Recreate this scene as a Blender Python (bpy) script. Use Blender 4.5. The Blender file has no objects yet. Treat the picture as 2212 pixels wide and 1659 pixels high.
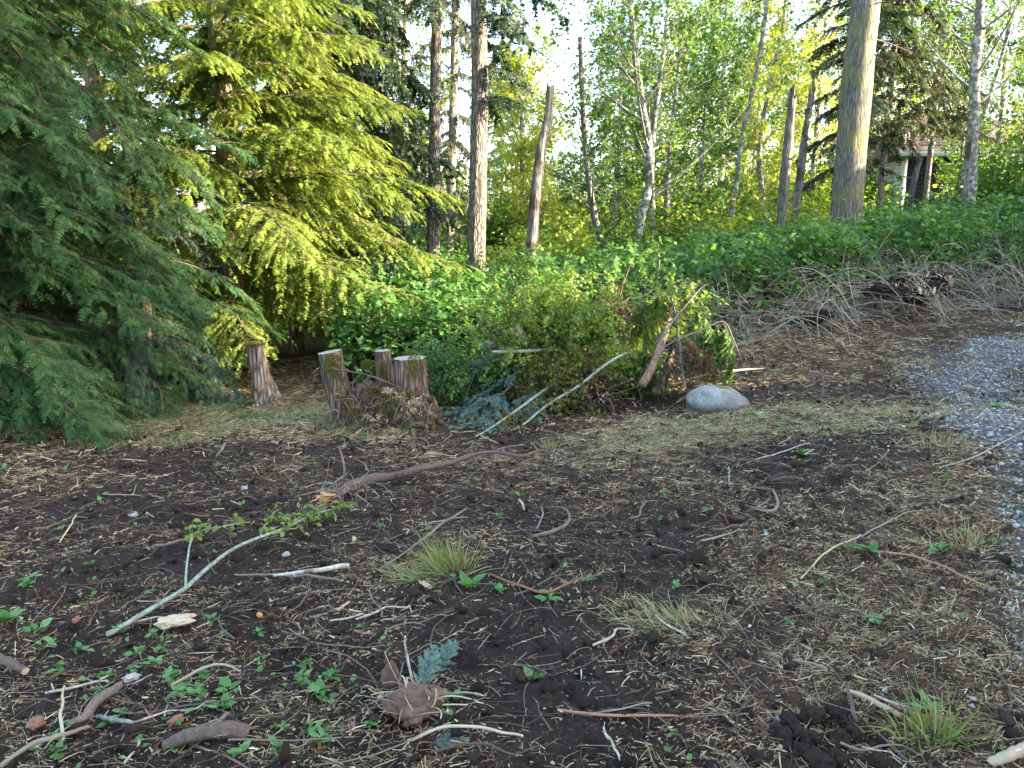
import bpy, math, random
import numpy as np
from mathutils import Vector, Matrix

sc = bpy.context.scene
# ------------------------------------------------------------------ camera, sky, sun, exposure
CAMZ, PITCH, FPX = 1.65, math.radians(11.6), 1600.0
cam_d = bpy.data.cameras.new('camera'); cam = bpy.data.objects.new('camera', cam_d)
sc.collection.objects.link(cam); sc.camera = cam
cam_d.sensor_width = 36.0; cam_d.lens = 36.0 * FPX / 2212.0
cam_d.clip_start = 0.05; cam_d.clip_end = 2000
cam.location = (0, 0, CAMZ); cam.rotation_euler = (math.radians(90) - PITCH, 0, 0)

SUN_AZ, SUN_EL = math.radians(101), math.radians(17)      # azimuth clockwise from +Y (view direction)
w = bpy.data.worlds.new('World'); sc.world = w; w.use_nodes = True
nt = w.node_tree; nt.nodes.clear()
o_ = nt.nodes.new('ShaderNodeOutputWorld'); b_ = nt.nodes.new('ShaderNodeBackground')
sk = nt.nodes.new('ShaderNodeTexSky'); sk.sky_type = 'NISHITA'; sk.sun_disc = False
sk.sun_elevation = SUN_EL; sk.sun_rotation = SUN_AZ
sk.air_density = 1.0; sk.dust_density = 2.5; sk.ozone_density = 1.0
nt.links.new(sk.outputs[0], b_.inputs[0]); nt.links.new(b_.outputs[0], o_.inputs[0])
b_.inputs[1].default_value = 0.15
sd = bpy.data.lights.new('sun', 'SUN'); sun = bpy.data.objects.new('sun', sd); sc.collection.objects.link(sun)
sd.energy = 4.2; sd.angle = math.radians(0.5); sd.color = (1.0, 0.87, 0.64)
sv = Vector((math.sin(SUN_AZ) * math.cos(SUN_EL), math.cos(SUN_AZ) * math.cos(SUN_EL), math.sin(SUN_EL)))
sun.rotation_euler = sv.to_track_quat('Z', 'Y').to_euler()
sc.view_settings.view_transform = 'Standard'; sc.view_settings.look = 'None'
sc.view_settings.exposure = 3.12; sc.view_settings.gamma = 1.0; sc.view_settings.use_curve_mapping = False
sc.render.engine = 'CYCLES'
cy = sc.cycles
cy.max_bounces = 6; cy.diffuse_bounces = 4; cy.glossy_bounces = 2; cy.transmission_bounces = 4
cy.transparent_max_bounces = 4; cy.caustics_reflective = False; cy.caustics_refractive = False
cy.use_denoising = True
sc.render.use_persistent_data = False

# ------------------------------------------------------------------ small maths library
RS = np.random.RandomState
def nrm(v): return v / np.maximum(np.linalg.norm(v, axis=-1, keepdims=True), 1e-9)
def hsh(*k):
    h = np.zeros(k[0].shape, np.uint64) + np.uint64(1469598103934665603)
    for a in k:
        h = (h ^ (a.astype(np.int64).astype(np.uint64) & np.uint64(0xFFFFFFFF))) * np.uint64(1099511628211)
        h ^= h >> np.uint64(29)
    h = h * np.uint64(0x9E3779B97F4A7C15); h ^= h >> np.uint64(32)
    return (h & np.uint64(0xFFFFFF)).astype(np.float64) / float(0xFFFFFF)
def vnoise(p, seed=0):                     # p (n,d) -> 0..1
    with np.errstate(over='ignore'):
        p = np.asarray(p, float); i = np.floor(p).astype(np.int64); f = p - i; f = f * f * (3 - 2 * f)
        d = p.shape[1]; out = np.zeros(len(p)); sd_ = np.full(len(p), seed, np.int64)
        for c in range(2 ** d):
            wgt = np.ones(len(p)); ks = []
            for a in range(d):
                bit = (c >> a) & 1; ks.append(i[:, a] + bit)
                wgt = wgt * (f[:, a] if bit else 1 - f[:, a])
            out += wgt * hsh(*ks, sd_)
        return out
def fbm(p, seed=0, oct=4, gain=0.5):
    p = np.asarray(p, float); s = np.zeros(len(p)); a = 1; t = 0
    for k in range(oct):
        s += a * vnoise(p * 2 ** k + 17.3 * k, seed + k); t += a; a *= gain
    return s / t
def smooth(a, b, x):
    t = np.clip((x - a) / (b - a), 0, 1); return t * t * (3 - 2 * t)

# photo pixel (in a 2212 x 1659 copy of the photograph) + depth along +Y -> world point
cp, sp = math.cos(PITCH), math.sin(PITCH)
def ray(u, v):
    a = (u - 1106.0) / FPX; b = -(v - 829.5) / FPX
    return np.array([a, cp + b * sp, -sp + b * cp])
def P(u, v, y):
    d = ray(u, v); return np.array([0, 0, CAMZ]) + d * (y / d[1])
def proj(x, y, z):
    dz = z - CAMZ; fwd = y * cp - dz * sp; up = y * sp + dz * cp
    fwd = np.maximum(fwd, 0.05)
    return 1106 + FPX * x / fwd, 829.5 - FPX * up / fwd

# terrain: thin-plate spline through surveyed points
ctl = [(0,0,0),(-2,0,0.0),(2,0,0.03),(-1.6,2,0.0),(1.6,2,0.03),(0,2,0),(-3,-4,0),(4,-4,0.15),(0,-6,0),
       (3.2,4,0.16),(4.2,6,0.22),(-3,4,-0.12),(0,4.5,-0.10)]
for u, v, y in [(0,940,7.4),(230,945,7.6),(450,925,8.1),(700,905,8.0),(1000,905,7.9),(1300,885,8.2),(1600,800,9.3),
                (1700,740,10.3),(1900,690,11.2),(2212,662,11.9),(1555,895,7.7),(2212,900,7.0)]:
    ctl.append(tuple(P(u, v, y)))
ctl += [(-5,12,-0.6),(0,12,-0.25),(3,13,0.0),(7,14,0.5),(10,15,0.8),(-12,8,-0.7),(-14,16,-0.9),(-8,22,-0.8),(0,20,-0.3),
        (5,20,0.2),(10,20,0.9),(16,16,1.5),(16,8,1.4),(16,0,1.0),(15,28,1.4),(0,35,-0.4),(-15,35,-1.0),(20,40,1.8),(-20,0,-.8),
        (8,7,0.6),(-10,-12,0),(12,-12,.5),(45,60,2.5),(-45,60,-1),(0,70,0),(40,0,2.0),(-40,0,-1.5),(0,-50,0)]
ctl = np.array(ctl, float)
def _U(r2): return np.where(r2 > 0, 0.5 * r2 * np.log(r2 + 1e-12), 0)
_n = len(ctl); _d = ((ctl[:, None, :2] - ctl[None, :, :2]) ** 2).sum(-1)
_K = np.zeros((_n + 3, _n + 3)); _K[:_n, :_n] = _U(_d) + 0.15 * np.eye(_n)
_K[:_n, _n] = 1; _K[:_n, _n + 1:] = ctl[:, :2]; _K[_n:, :_n] = _K[:_n, _n:].T
_c = np.linalg.solve(_K, np.concatenate([ctl[:, 2], np.zeros(3)]))
def base_z(x, y):
    x = np.clip(np.atleast_1d(np.asarray(x, float)), -60, 60); y = np.clip(np.atleast_1d(np.asarray(y, float)), -60, 80)
    out = np.empty(len(x))
    for s in range(0, len(x), 40000):
        xs, ys = x[s:s + 40000], y[s:s + 40000]
        d2 = (xs[:, None] - ctl[None, :, 0]) ** 2 + (ys[:, None] - ctl[None, :, 1]) ** 2
        out[s:s + 40000] = _U(d2) @ _c[:_n] + _c[_n] + _c[_n + 1] * xs + _c[_n + 2] * ys
    return out
def blobs(u, v, L):
    s = np.zeros(len(u))
    for (a, b, ra, rb, k) in L:
        s += k * np.exp(-(((u - a) / ra) ** 2 + ((v - b) / rb) ** 2) ** 1.5)
    return s
def zones(x, y):                            # straw / gravel / bare-soil / green-fringe / brown-duff amounts at a ground point
    z = base_z(x, y); u, v = proj(x, y, z)
    n = fbm(np.c_[x * 1.3, y * 1.3], 5, 4); n2 = fbm(np.c_[x * .6, y * .6], 9, 3)
    straw = blobs(u, v, [(1420, 960, 190, 38, 1.0), (1600, 930, 160, 28, .8), (1800, 895, 200, 32, .55), (2010, 1300, 300, 260, .85), (1750, 1480, 300, 160, .7),
                         (2060, 1060, 150, 90, .9), (1650, 1200, 160, 90, .5), (500, 900, 500, 45, .9), (1750, 760, 330, 60, .7),
                         (900, 1230, 160, 40, .4), (2100, 1600, 300, 200, .6), (620, 1020, 90, 45, .5), (150, 1040, 140, 20, .4),
                         (1430, 1330, 150, 45, .6), (1000, 1000, 120, 15, .4), (1350, 1060, 300, 60, .3)])
    bare = blobs(u, v, [(450, 1000, 330, 42, 1.2), (300, 1095, 300, 60, .95), (690, 1050, 140, 50, 1.1), (1080, 935, 200, 32, 1.1), (1000, 1090, 200, 40, .6), (1250, 1100, 240, 50, .5), (480, 1210, 260, 30, .6), (1410, 1280, 110, 35, 1.0), (1180, 1480, 250, 130, .7),
                        (1750, 1010, 260, 62, 1.1), (1800, 1600, 130, 60, 1.2), (1500, 1180, 200, 60, .7), (1380, 880, 120, 18, .9),
                        (500, 1200, 250, 60, .4), (1900, 720, 250, 14, .7), (1760, 850, 200, 22, .9), (1080, 1340, 200, 80, .8), (1300, 1560, 260, 90, .8), (150, 1240, 200, 40, .5)])
    gu = 1985 + 70 * smooth(800, 880, v) + 110 * smooth(900, 1050, v) + 50 * smooth(1050, 1300, v) + 30 * smooth(1300, 1500, v)
    grav = smooth(-90, 90, u - gu - 160 * (n - .5)) * smooth(690, 760, v + 60 * (n - .5) - .15 * (2212 - u))
    grav *= 1 - .8 * smooth(940, 990, v) * (1 - smooth(1040, 1090, v)) * (u < 2150)
    grav *= 1 - .55 * smooth(1350, 1500, v)
    grav = np.clip(grav * (0.35 + 1.1 * smooth(.35, .6, n)), 0, 1) * (y < 12)
    fringe = smooth(8.4, 6.8, 0 * x + 14.9 - y) * smooth(-.3, -1.5, x) * smooth(17, 13, y)
    duff = smooth(7.4, 8.4, y) * smooth(-2.4, -3.4, x)
    return dict(u=u, v=v, z=z, straw=np.clip(straw * (.45 + 1.1 * n), 0, 1), bare=np.clip(bare * (.5 + n), 0, 1), grav=grav,
                fringe=np.clip(fringe, 0, 1), duff=np.clip(duff, 0, 1), n=n, n2=n2)
def relief(x, y):
    p = np.c_[x, y]
    tilt = fbm(p * 1.1, 31, 3) - .5
    lump = 1 - np.abs(2 * fbm(p * 6.0 + fbm(p * 3, 3, 2)[:, None], 41, 3) - 1)
    fine = np.abs(2 * vnoise(p * 26, 47) - 1)
    near = smooth(16, 11, y)
    return near * (0.13 * tilt + 0.070 * (lump - .6) * (.5 + .8 * vnoise(p * .9, 77)) + 0.018 * (fine - .5) + .008 * (vnoise(p * 60, 49) - .5))
def ground_z(x, y):
    x = np.atleast_1d(np.asarray(x, float)); y = np.atleast_1d(np.asarray(y, float))
    return base_z(x, y) + relief(x, y)
def G(u, v, h=0.0):                         # where the view ray through a photo pixel meets the ground (+h)
    d = ray(u, v); t = 1.0; step = .06
    while t < 60:
        p = d * t
        if CAMZ + p[2] < base_z(p[0], p[1])[0] + h: break
        t += step * (1 + t * .1)
    lo, hi = t - step * (1 + t * .1), t
    for _ in range(14):
        m = (lo + hi) / 2; p = d * m
        if CAMZ + p[2] < ground_z(p[0], p[1])[0] + h: hi = m
        else: lo = m
    p = d * lo
    return np.array([p[0], p[1], CAMZ + p[2]])

# ------------------------------------------------------------------ mesh buffer
class Buf:
    def __init__(s): s.V = []; s.F = []; s.M = []; s.R = []; s.n = 0
    def add(s, V, F, mat=0, rnd=None):
        V = np.asarray(V, float).reshape(-1, 3); F = np.asarray(F, np.int64)
        if len(V) == 0: return
        s.V.append(V); s.F.append(F + s.n); s.M.append(np.full(len(F), mat, np.int32) if np.isscalar(mat) else np.asarray(mat, np.int32))
        s.R.append(np.full(len(V), .5) if rnd is None else np.broadcast_to(np.asarray(rnd, float), (len(V),)).copy()); s.n += len(V)
    def merge(s, o):
        for V, F, M, R in zip(o.V, o.F, o.M, o.R): s.V.append(V); s.F.append(F); s.M.append(M); s.R.append(R)
    def mesh(s, name, mats, smooth_=False, attrs=None):
        me = bpy.data.meshes.new(name)
        V = np.concatenate(s.V); R = np.concatenate(s.R)
        me.vertices.add(len(V)); me.vertices.foreach_set('co', V.astype(np.float32).ravel())
        li = np.concatenate([f.ravel() for f in s.F]).astype(np.int32)
        tot = np.concatenate([np.full(len(f), f.shape[1], np.int32) for f in s.F])
        st = np.concatenate([[0], np.cumsum(tot)[:-1]]).astype(np.int32)
        me.loops.add(len(li)); me.loops.foreach_set('vertex_index', li)
        me.polygons.add(len(tot)); me.polygons.foreach_set('loop_start', st); me.polygons.foreach_set('loop_total', tot)
        me.polygons.foreach_set('material_index', np.concatenate(s.M))
        if smooth_: me.polygons.foreach_set('use_smooth', np.ones(len(tot), bool))
        for m in (mats if isinstance(mats, (list, tuple)) else [mats]): me.materials.append(m)
        a = me.attributes.new('rnd', 'FLOAT', 'POINT'); a.data.foreach_set('value', R.astype(np.float32))
        for k, val in (attrs or {}).items():
            a = me.attributes.new(k, 'FLOAT', 'POINT'); a.data.foreach_set('value', np.asarray(val, np.float32))
        me.update(calc_edges=True); me.validate(clean_customdata=False)
        return me
COL = sc.collection
def obj(name, me, parent=None, loc=None, rot=None, scale=None, **props):
    o = bpy.data.objects.new(name, me); COL.objects.link(o)
    if parent is not None: o.parent = parent
    if loc is not None: o.location = [float(a) for a in loc]
    if rot is not None: o.rotation_euler = [float(a) for a in rot]
    if scale is not None: o.scale = (scale,) * 3 if np.isscalar(scale) else scale
    for k, v in props.items():
        if v is not None: o[k] = v
    return o
def thing(name, label, cat, loc=(0, 0, 0), group=None, rot=None, scale=None, kind=None):
    return obj(name, None, None, loc, rot, scale, label=label, category=cat, group=group, kind=kind)
def rel(V, loc): return np.asarray(V) - np.asarray(loc)

def frames(D, rng=None, up=(0, 0, 1), roll=None):      # D (n,3) axis -> a (along), b (side), c (normal)
    a = nrm(D); u = np.broadcast_to(np.array(up, float), a.shape)
    b = np.cross(u, a); bad = np.linalg.norm(b, axis=1) < 1e-3; b[bad] = (1, 0, 0); b = nrm(b); c = np.cross(a, b)
    if roll is not None:
        cr, sr = np.cos(roll)[:, None], np.sin(roll)[:, None]; b, c = b * cr + c * sr, c * cr - b * sr
    return a, b, c
def stamp(buf, TV, TF, Pn, a, b, c, sx, sy=None, sz=None, mat=0, rnd=None):
    n = len(Pn)
    if n == 0: return
    TV = np.asarray(TV, float); TF = np.asarray(TF); k = len(TV)
    sx = np.broadcast_to(sx, (n,)); sy = sx if sy is None else np.broadcast_to(sy, (n,)); sz = sx if sz is None else np.broadcast_to(sz, (n,))
    V = (Pn[:, None, :] + a[:, None, :] * (TV[None, :, 0:1] * sx[:, None, None]) + b[:, None, :] * (TV[None, :, 1:2] * sy[:, None, None])
         + c[:, None, :] * (TV[None, :, 2:3] * sz[:, None, None]))
    F = (TF[None] + (np.arange(n) * k)[:, None, None]).reshape(-1, TF.shape[1])
    r = np.random.RandomState(len(Pn) % 9973).rand(n) if rnd is None else rnd
    buf.add(V.reshape(-1, 3), F, mat, np.repeat(r, k))
def tubes(buf, Pt, R, sides=4, mat=0, rnd=None):
    Pt = np.asarray(Pt, float); m, n, _ = Pt.shape; R = np.broadcast_to(R, (m, n))
    T = nrm(np.gradient(Pt, axis=1)); mean = nrm(Pt[:, -1] - Pt[:, 0])
    ref = np.where(np.abs(mean[:, 2:3]) > .8, np.array([[1., 0, 0]]), np.array([[0, 0, 1.]]))[:, None, :]
    N = nrm(np.cross(T, np.broadcast_to(ref, T.shape))); B = np.cross(T, N)
    th = np.arange(sides) * 2 * math.pi / sides
    V = Pt[:, :, None] + R[:, :, None, None] * (N[:, :, None] * np.cos(th)[None, None, :, None] + B[:, :, None] * np.sin(th)[None, None, :, None])
    i, j = np.meshgrid(np.arange(n - 1), np.arange(sides), indexing='ij'); j2 = (j + 1) % sides
    F = np.stack([i * sides + j, i * sides + j2, (i + 1) * sides + j2, (i + 1) * sides + j], -1).reshape(-1, 4)
    F = (F[None] + (np.arange(m) * n * sides)[:, None, None]).reshape(-1, 4)
    r = RS(m).rand(m) if rnd is None else np.broadcast_to(rnd, (m,))
    buf.add(V.reshape(-1, 3), F, mat, np.repeat(r, n * sides))
def spline(pts, n):
    pts = np.asarray(pts, float); k = len(pts)
    if k == 2: return pts[0] + (pts[1] - pts[0]) * np.linspace(0, 1, n)[:, None]
    d = np.concatenate([[0], np.cumsum(np.linalg.norm(np.diff(pts, axis=0), axis=1))]); d /= d[-1]
    q = np.concatenate([[2 * pts[0] - pts[1]], pts, [2 * pts[-1] - pts[-2]]]); t = np.linspace(0, 1, n); out = []
    for s in t:
        i = min(max(np.searchsorted(d, s) - 1, 0), k - 2); f = (s - d[i]) / max(d[i + 1] - d[i], 1e-9)
        p0, p1, p2, p3 = q[i:i + 4]
        out.append(.5 * ((2 * p1) + (-p0 + p2) * f + (2 * p0 - 5 * p1 + 4 * p2 - p3) * f * f + (-p0 + 3 * p1 - 3 * p2 + p3) * f ** 3))
    return np.array(out)
def limb(buf, pts, rad, sides=12, n=24, mat=0, cap=True, capmat=None, rough=.12, seed=0, jag=0.0, wob=0.0, furrow=0.0):
    """one stem: spline path, radii, uneven cross-section, closed ends"""
    C = spline(pts, n); rad = np.interp(np.linspace(0, 1, n), np.linspace(0, 1, len(rad)), rad)
    rng = RS(seed)
    if wob: C[1:-1] += (np.c_[fbm(np.c_[np.arange(n) * 5.0 / n], seed, 2), fbm(np.c_[np.arange(n) * 5.0 / n], seed + 7, 2), fbm(np.c_[np.arange(n) * 5.0 / n], seed + 9, 2)] - .5)[1:-1] * wob
    T = nrm(np.gradient(C, axis=0)); ref = np.array([1., 0, 0]) if abs(nrm(C[-1] - C[0])[2]) > .7 else np.array([0, 0, 1.])
    N = nrm(np.cross(T, ref)); B = np.cross(T, N); th = np.arange(sides) * 2 * math.pi / sides
    L = np.concatenate([[0], np.cumsum(np.linalg.norm(np.diff(C, axis=0), axis=1))])
    q = np.stack([np.broadcast_to(np.cos(th), (n, sides)), np.broadcast_to(np.sin(th), (n, sides)), np.broadcast_to((L / max(rad[0], .01) * .35)[:, None], (n, sides))], -1).reshape(-1, 3)
    k = 1 + rough * (fbm(q * 1.6, seed, 3) - .5) * 2
    if furrow: k += furrow * (np.abs(2 * vnoise(np.c_[q[:, :2] * 4.5, q[:, 2] * .8], seed + 3) - 1) - .5)
    R = rad[:, None] * k.reshape(n, sides)
    V = C[:, None] + R[..., None] * (N[:, None] * np.cos(th)[None, :, None] + B[:, None] * np.sin(th)[None, :, None])
    if jag: V[-1] += T[-1] * (rng.rand(sides, 1) ** 2 * jag); V[-2] += T[-1] * (rng.rand(sides, 1) * jag * .3)
    i, j = np.meshgrid(np.arange(n - 1), np.arange(sides), indexing='ij'); j2 = (j + 1) % sides
    F = np.stack([i * sides + j, i * sides + j2, (i + 1) * sides + j2, (i + 1) * sides + j], -1).reshape(-1, 4)
    buf.add(V.reshape(-1, 3), F, mat, rng.rand())
    if cap:
        for e, dz in ((0, 0), (n - 1, -jag * .4)):
            ring = V[e]; c = ring.mean(0) + T[e] * dz; inner = c + (ring - c) * .55
            vv = np.concatenate([ring, inner, [c]]); s = sides; a = np.arange(s); b = (a + 1) % s
            buf.add(vv, np.stack([a, b, b + s, a + s], 1), mat if capmat is None else capmat, .4)
            buf.F[-1] = buf.F[-1]; off = buf.n - len(vv)
            buf.F.append(np.stack([a + s, b + s, np.full(s, 2 * s)], 1) + off); buf.M.append(np.full(s, mat if capmat is None else capmat, np.int32))
            buf.V.append(np.zeros((0, 3))); buf.R.append(np.zeros(0))
    return C, rad
import bmesh
def ico(sub):
    bm = bmesh.new(); bmesh.ops.create_icosphere(bm, subdivisions=sub, radius=1)
    V = np.array([v.co[:] for v in bm.verts]); F = np.array([[v.index for v in f.verts] for f in bm.faces]); bm.free(); return V, F
ICO = {k: ico(k) for k in (1, 2, 3, 4, 5)}  # 1 = 20 faces
def lump(buf, c, r, sub=3, seed=0, amp=.35, freq=1.6, mat=0, rot=0, ridged=0.0):
    V, F = ICO[sub]; d = 1 + amp * (fbm(V * freq + seed * 3.1, seed, 4) - .5) * 2
    if ridged: d -= ridged * np.abs(2 * fbm(V * freq * 2.3 + 9, seed + 5, 3) - 1)
    W = V * d[:, None] * np.asarray(r); cr, sr = math.cos(rot), math.sin(rot)
    W = np.c_[W[:, 0] * cr - W[:, 1] * sr, W[:, 0] * sr + W[:, 1] * cr, W[:, 2]]
    buf.add(W + np.asarray(c), F, mat, .5)

# ------------------------------------------------------------------ materials
def nodes(name):
    m = bpy.data.materials.new(name); m.use_nodes = True; t = m.node_tree; t.nodes.clear()
    out = t.nodes.new('ShaderNodeOutputMaterial'); return m, t, out
def N_(t, kind, **kw):
    n = t.nodes.new(kind)
    for k, v in kw.items():
        if k.startswith('i_'): n.inputs[int(k[2:]) if k[2:].isdigit() else k[2:]].default_value = v
        else: setattr(n, k, v)
    return n
def ramp(t, fac, stops):
    r = t.nodes.new('ShaderNodeValToRGB'); e = r.color_ramp.elements
    while len(e) < len(stops): e.new(.5)
    for k, (p, c) in enumerate(stops): e[k].position = p; e[k].color = (*c, 1)
    t.links.new(fac, r.inputs[0]); return r.outputs[0]
def mixc(t, f, a, b):
    m = t.nodes.new('ShaderNodeMix'); m.data_type = 'RGBA'
    for s, v in ((0, f), (6, a), (7, b)):
        if hasattr(v, 'links') or isinstance(v, bpy.types.NodeSocket): t.links.new(v, m.inputs[s])
        elif s == 0: m.inputs[0].default_value = v
        else: m.inputs[s].default_value = (*v, 1)
    return m.outputs[2]
def mth(t, op, a, b=None, clamp=False):
    m = t.nodes.new('ShaderNodeMath'); m.operation = op; m.use_clamp = clamp
    for i, v in enumerate((a, b)):
        if v is None: continue
        if isinstance(v, (int, float)): m.inputs[i].default_value = v
        else: t.links.new(v, m.inputs[i])
    return m.outputs[0]
def leafmat(name, stops, trans=.35, rough=.5, tcol=1.3, spec=.35):
    m, t, out = nodes(name)
    at = N_(t, 'ShaderNodeAttribute', attribute_name='rnd'); oi = N_(t, 'ShaderNodeObjectInfo')
    nz = N_(t, 'ShaderNodeTexNoise'); nz.inputs['Scale'].default_value = 1.7
    g = N_(t, 'ShaderNodeNewGeometry'); t.links.new(g.outputs['Position'], nz.inputs['Vector'])
    f = mth(t, 'ADD', mth(t, 'MULTIPLY', at.outputs['Fac'], .6), mth(t, 'MULTIPLY', oi.outputs['Random'], .22))
    f = mth(t, 'ADD', f, mth(t, 'MULTIPLY', mth(t, 'SUBTRACT', nz.outputs['Fac'], .3), .45), True)
    c = ramp(t, f, stops)
    p = N_(t, 'ShaderNodeBsdfPrincipled'); t.links.new(c, p.inputs['Base Color']); p.inputs['Roughness'].default_value = rough
    p.inputs['Specular IOR Level'].default_value = spec
    tr = N_(t, 'ShaderNodeBsdfTranslucent'); hv = N_(t, 'ShaderNodeMix'); hv.data_type = 'RGBA'; hv.blend_type = 'MULTIPLY'
    hv.inputs[0].default_value = 1; t.links.new(c, hv.inputs[6]); hv.inputs[7].default_value = (tcol * 1.1, tcol * 1.15, tcol * .6, 1)
    t.links.new(hv.outputs[2], tr.inputs[0])
    mx = N_(t, 'ShaderNodeMixShader'); mx.inputs[0].default_value = trans
    t.links.new(p.outputs[0], mx.inputs[1]); t.links.new(tr.outputs[0], mx.inputs[2]); t.links.new(mx.outputs[0], out.inputs[0])
    return m
def barkmat(name, stops, sx=14, sz=2.2, bump=.6, blotch=None, bs=5, bthr=(.5, .62), rough=.9, world=False, dist=.02, crk=2.0):
    m, t, out = nodes(name)
    tc = N_(t, 'ShaderNodeTexCoord'); mp = N_(t, 'ShaderNodeMapping'); mp.inputs['Scale'].default_value = (sx, sx, sz)
    g = N_(t, 'ShaderNodeNewGeometry')
    src = g.outputs['Position'] if world else tc.outputs['Object']
    t.links.new(src, mp.inputs[0])
    n1 = N_(t, 'ShaderNodeTexNoise'); n1.inputs['Scale'].default_value = 1; n1.inputs['Detail'].default_value = 8; n1.inputs['Roughness'].default_value = .65
    t.links.new(mp.outputs[0], n1.inputs['Vector'])
    vo = N_(t, 'ShaderNodeTexVoronoi'); vo.feature = 'DISTANCE_TO_EDGE'; vo.inputs['Scale'].default_value = .9
    t.links.new(mp.outputs[0], vo.inputs['Vector'])
    at = N_(t, 'ShaderNodeAttribute', attribute_name='rnd')
    cr = mth(t, 'ADD', mth(t, 'MULTIPLY', mth(t, 'MINIMUM', vo.outputs['Distance'], .22), crk), .20 * (2.0 - crk) * .5)
    f = mth(t, 'ADD', mth(t, 'MULTIPLY', n1.outputs['Fac'], .8), cr); f = mth(t, 'SUBTRACT', f, .15, True)
    f = mth(t, 'ADD', f, mth(t, 'MULTIPLY', mth(t, 'SUBTRACT', at.outputs['Fac'], .5), .35), True)
    c = ramp(t, f, stops)
    if blotch:
        n2 = N_(t, 'ShaderNodeTexNoise'); n2.inputs['Scale'].default_value = bs; n2.inputs['Detail'].default_value = 6; t.links.new(src, n2.inputs['Vector'])
        c = mixc(t, ramp(t, n2.outputs['Fac'], [(bthr[0], (0, 0, 0)), (bthr[1], (1, 1, 1))]), c, blotch)
    p = N_(t, 'ShaderNodeBsdfPrincipled'); t.links.new(c, p.inputs['Base Color']); p.inputs['Roughness'].default_value = rough
    p.inputs['Specular IOR Level'].default_value = .2
    bp = N_(t, 'ShaderNodeBump'); bp.inputs['Strength'].default_value = bump; bp.inputs['Distance'].default_value = dist
    t.links.new(f, bp.inputs['Height']); t.links.new(bp.outputs[0], p.inputs['Normal']); t.links.new(p.outputs[0], out.inputs[0])
    return m
def plain(name, stops, scale=6, rough=.85, bump=.3, spec=.25, rndw=.6, dist=.01, detail=8):
    m, t, out = nodes(name)
    g = N_(t, 'ShaderNodeNewGeometry'); n1 = N_(t, 'ShaderNodeTexNoise'); n1.inputs['Scale'].default_value = scale; n1.inputs['Detail'].default_value = detail
    t.links.new(g.outputs['Position'], n1.inputs['Vector']); at = N_(t, 'ShaderNodeAttribute', attribute_name='rnd')
    f = mth(t, 'ADD', mth(t, 'MULTIPLY', n1.outputs['Fac'], 1 - rndw), mth(t, 'MULTIPLY', at.outputs['Fac'], rndw), True)
    c = ramp(t, f, stops); p = N_(t, 'ShaderNodeBsdfPrincipled'); t.links.new(c, p.inputs['Base Color']); p.inputs['Roughness'].default_value = rough
    p.inputs['Specular IOR Level'].default_value = spec
    if bump:
        bp = N_(t, 'ShaderNodeBump'); bp.inputs['Strength'].default_value = bump; bp.inputs['Distance'].default_value = dist
        t.links.new(n1.outputs['Fac'], bp.inputs['Height']); t.links.new(bp.outputs[0], p.inputs['Normal'])
    t.links.new(p.outputs[0], out.inputs[0]); return m

M = {}
M['hemlock'] = leafmat('hemlock_needles', [(0, (.065, .11, .018)), (.5, (.15, .205, .030)), (1, (.27, .31, .06))], .34, spec=.2)
M['cedar'] = leafmat('cedar_sprays', [(0, (.010, .034, .012)), (.45, (.032, .090, .028)), (1, (.15, .26, .07))], .10, .5, spec=.2)  # dark stop lowered to put the shade between boughs into the colour
M['bluecedar'] = leafmat('blue_green_cedar_sprays', [(0, (.025, .06, .04)), (.5, (.05, .105, .07)), (1, (.11, .19, .10))], .12, .5)  # bluer green sprays of the small cedar
M['darkfir'] = leafmat('dark_conifer_needles', [(0, (.022, .045, .024)), (.5, (.05, .08, .04)), (1, (.10, .14, .06))], .25, .5)
M['greyfir'] = leafmat('grey_green_needles', [(0, (.05, .06, .03)), (.5, (.10, .115, .06)), (1, (.18, .18, .10))], .25, .5)
M['spruce'] = leafmat('blue_spruce_needles', [(0, (.06, .11, .09)), (.5, (.12, .20, .16)), (1, (.20, .29, .20))], .15, .5)
M['alder'] = leafmat('alder_leaves', [(0, (.035, .085, .015)), (.5, (.08, .16, .025)), (1, (.17, .27, .045))], .45, .45)
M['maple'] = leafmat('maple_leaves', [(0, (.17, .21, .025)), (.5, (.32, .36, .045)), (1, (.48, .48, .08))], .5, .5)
M['birch'] = leafmat('birch_leaves', [(0, (.07, .13, .02)), (.45, (.16, .25, .04)), (1, (.32, .38, .08))], .42, .5)
M['wilted'] = leafmat('wilted_leaves', [(0, (.07, .07, .012)), (.5, (.13, .14, .025)), (1, (.20, .22, .05))], .4, .5)
M['bramble'] = leafmat('bramble_leaves', [(0, (.04, .10, .026)), (.5, (.10, .215, .052)), (1, (.26, .40, .11))], .38, .5)
M['weed'] = leafmat('weed_leaves', [(0, (.05, .13, .03)), (.5, (.10, .23, .06)), (1, (.20, .36, .12))], .3, .35, 1.2)
M['grass'] = leafmat('grass_blades', [(0, (.13, .18, .05)), (.5, (.22, .27, .08)), (1, (.34, .36, .14))], .3, .5)
M['straw'] = leafmat('straw', [(0, (.10, .065, .035)), (.4, (.26, .19, .10)), (.75, (.50, .40, .24)), (1, (.80, .70, .48))], .1, .75, spec=.15)
M['greenhay'] = leafmat('cut_green_hay', [(0, (.12, .14, .06)), (.5, (.24, .27, .13)), (1, (.42, .44, .25))], .15, .7, spec=.15)
M['needleduff'] = leafmat('brown_leaf_litter', [(0, (.07, .035, .018)), (.5, (.15, .075, .035)), (1, (.28, .15, .07))], .1, .8, spec=.15)
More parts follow.
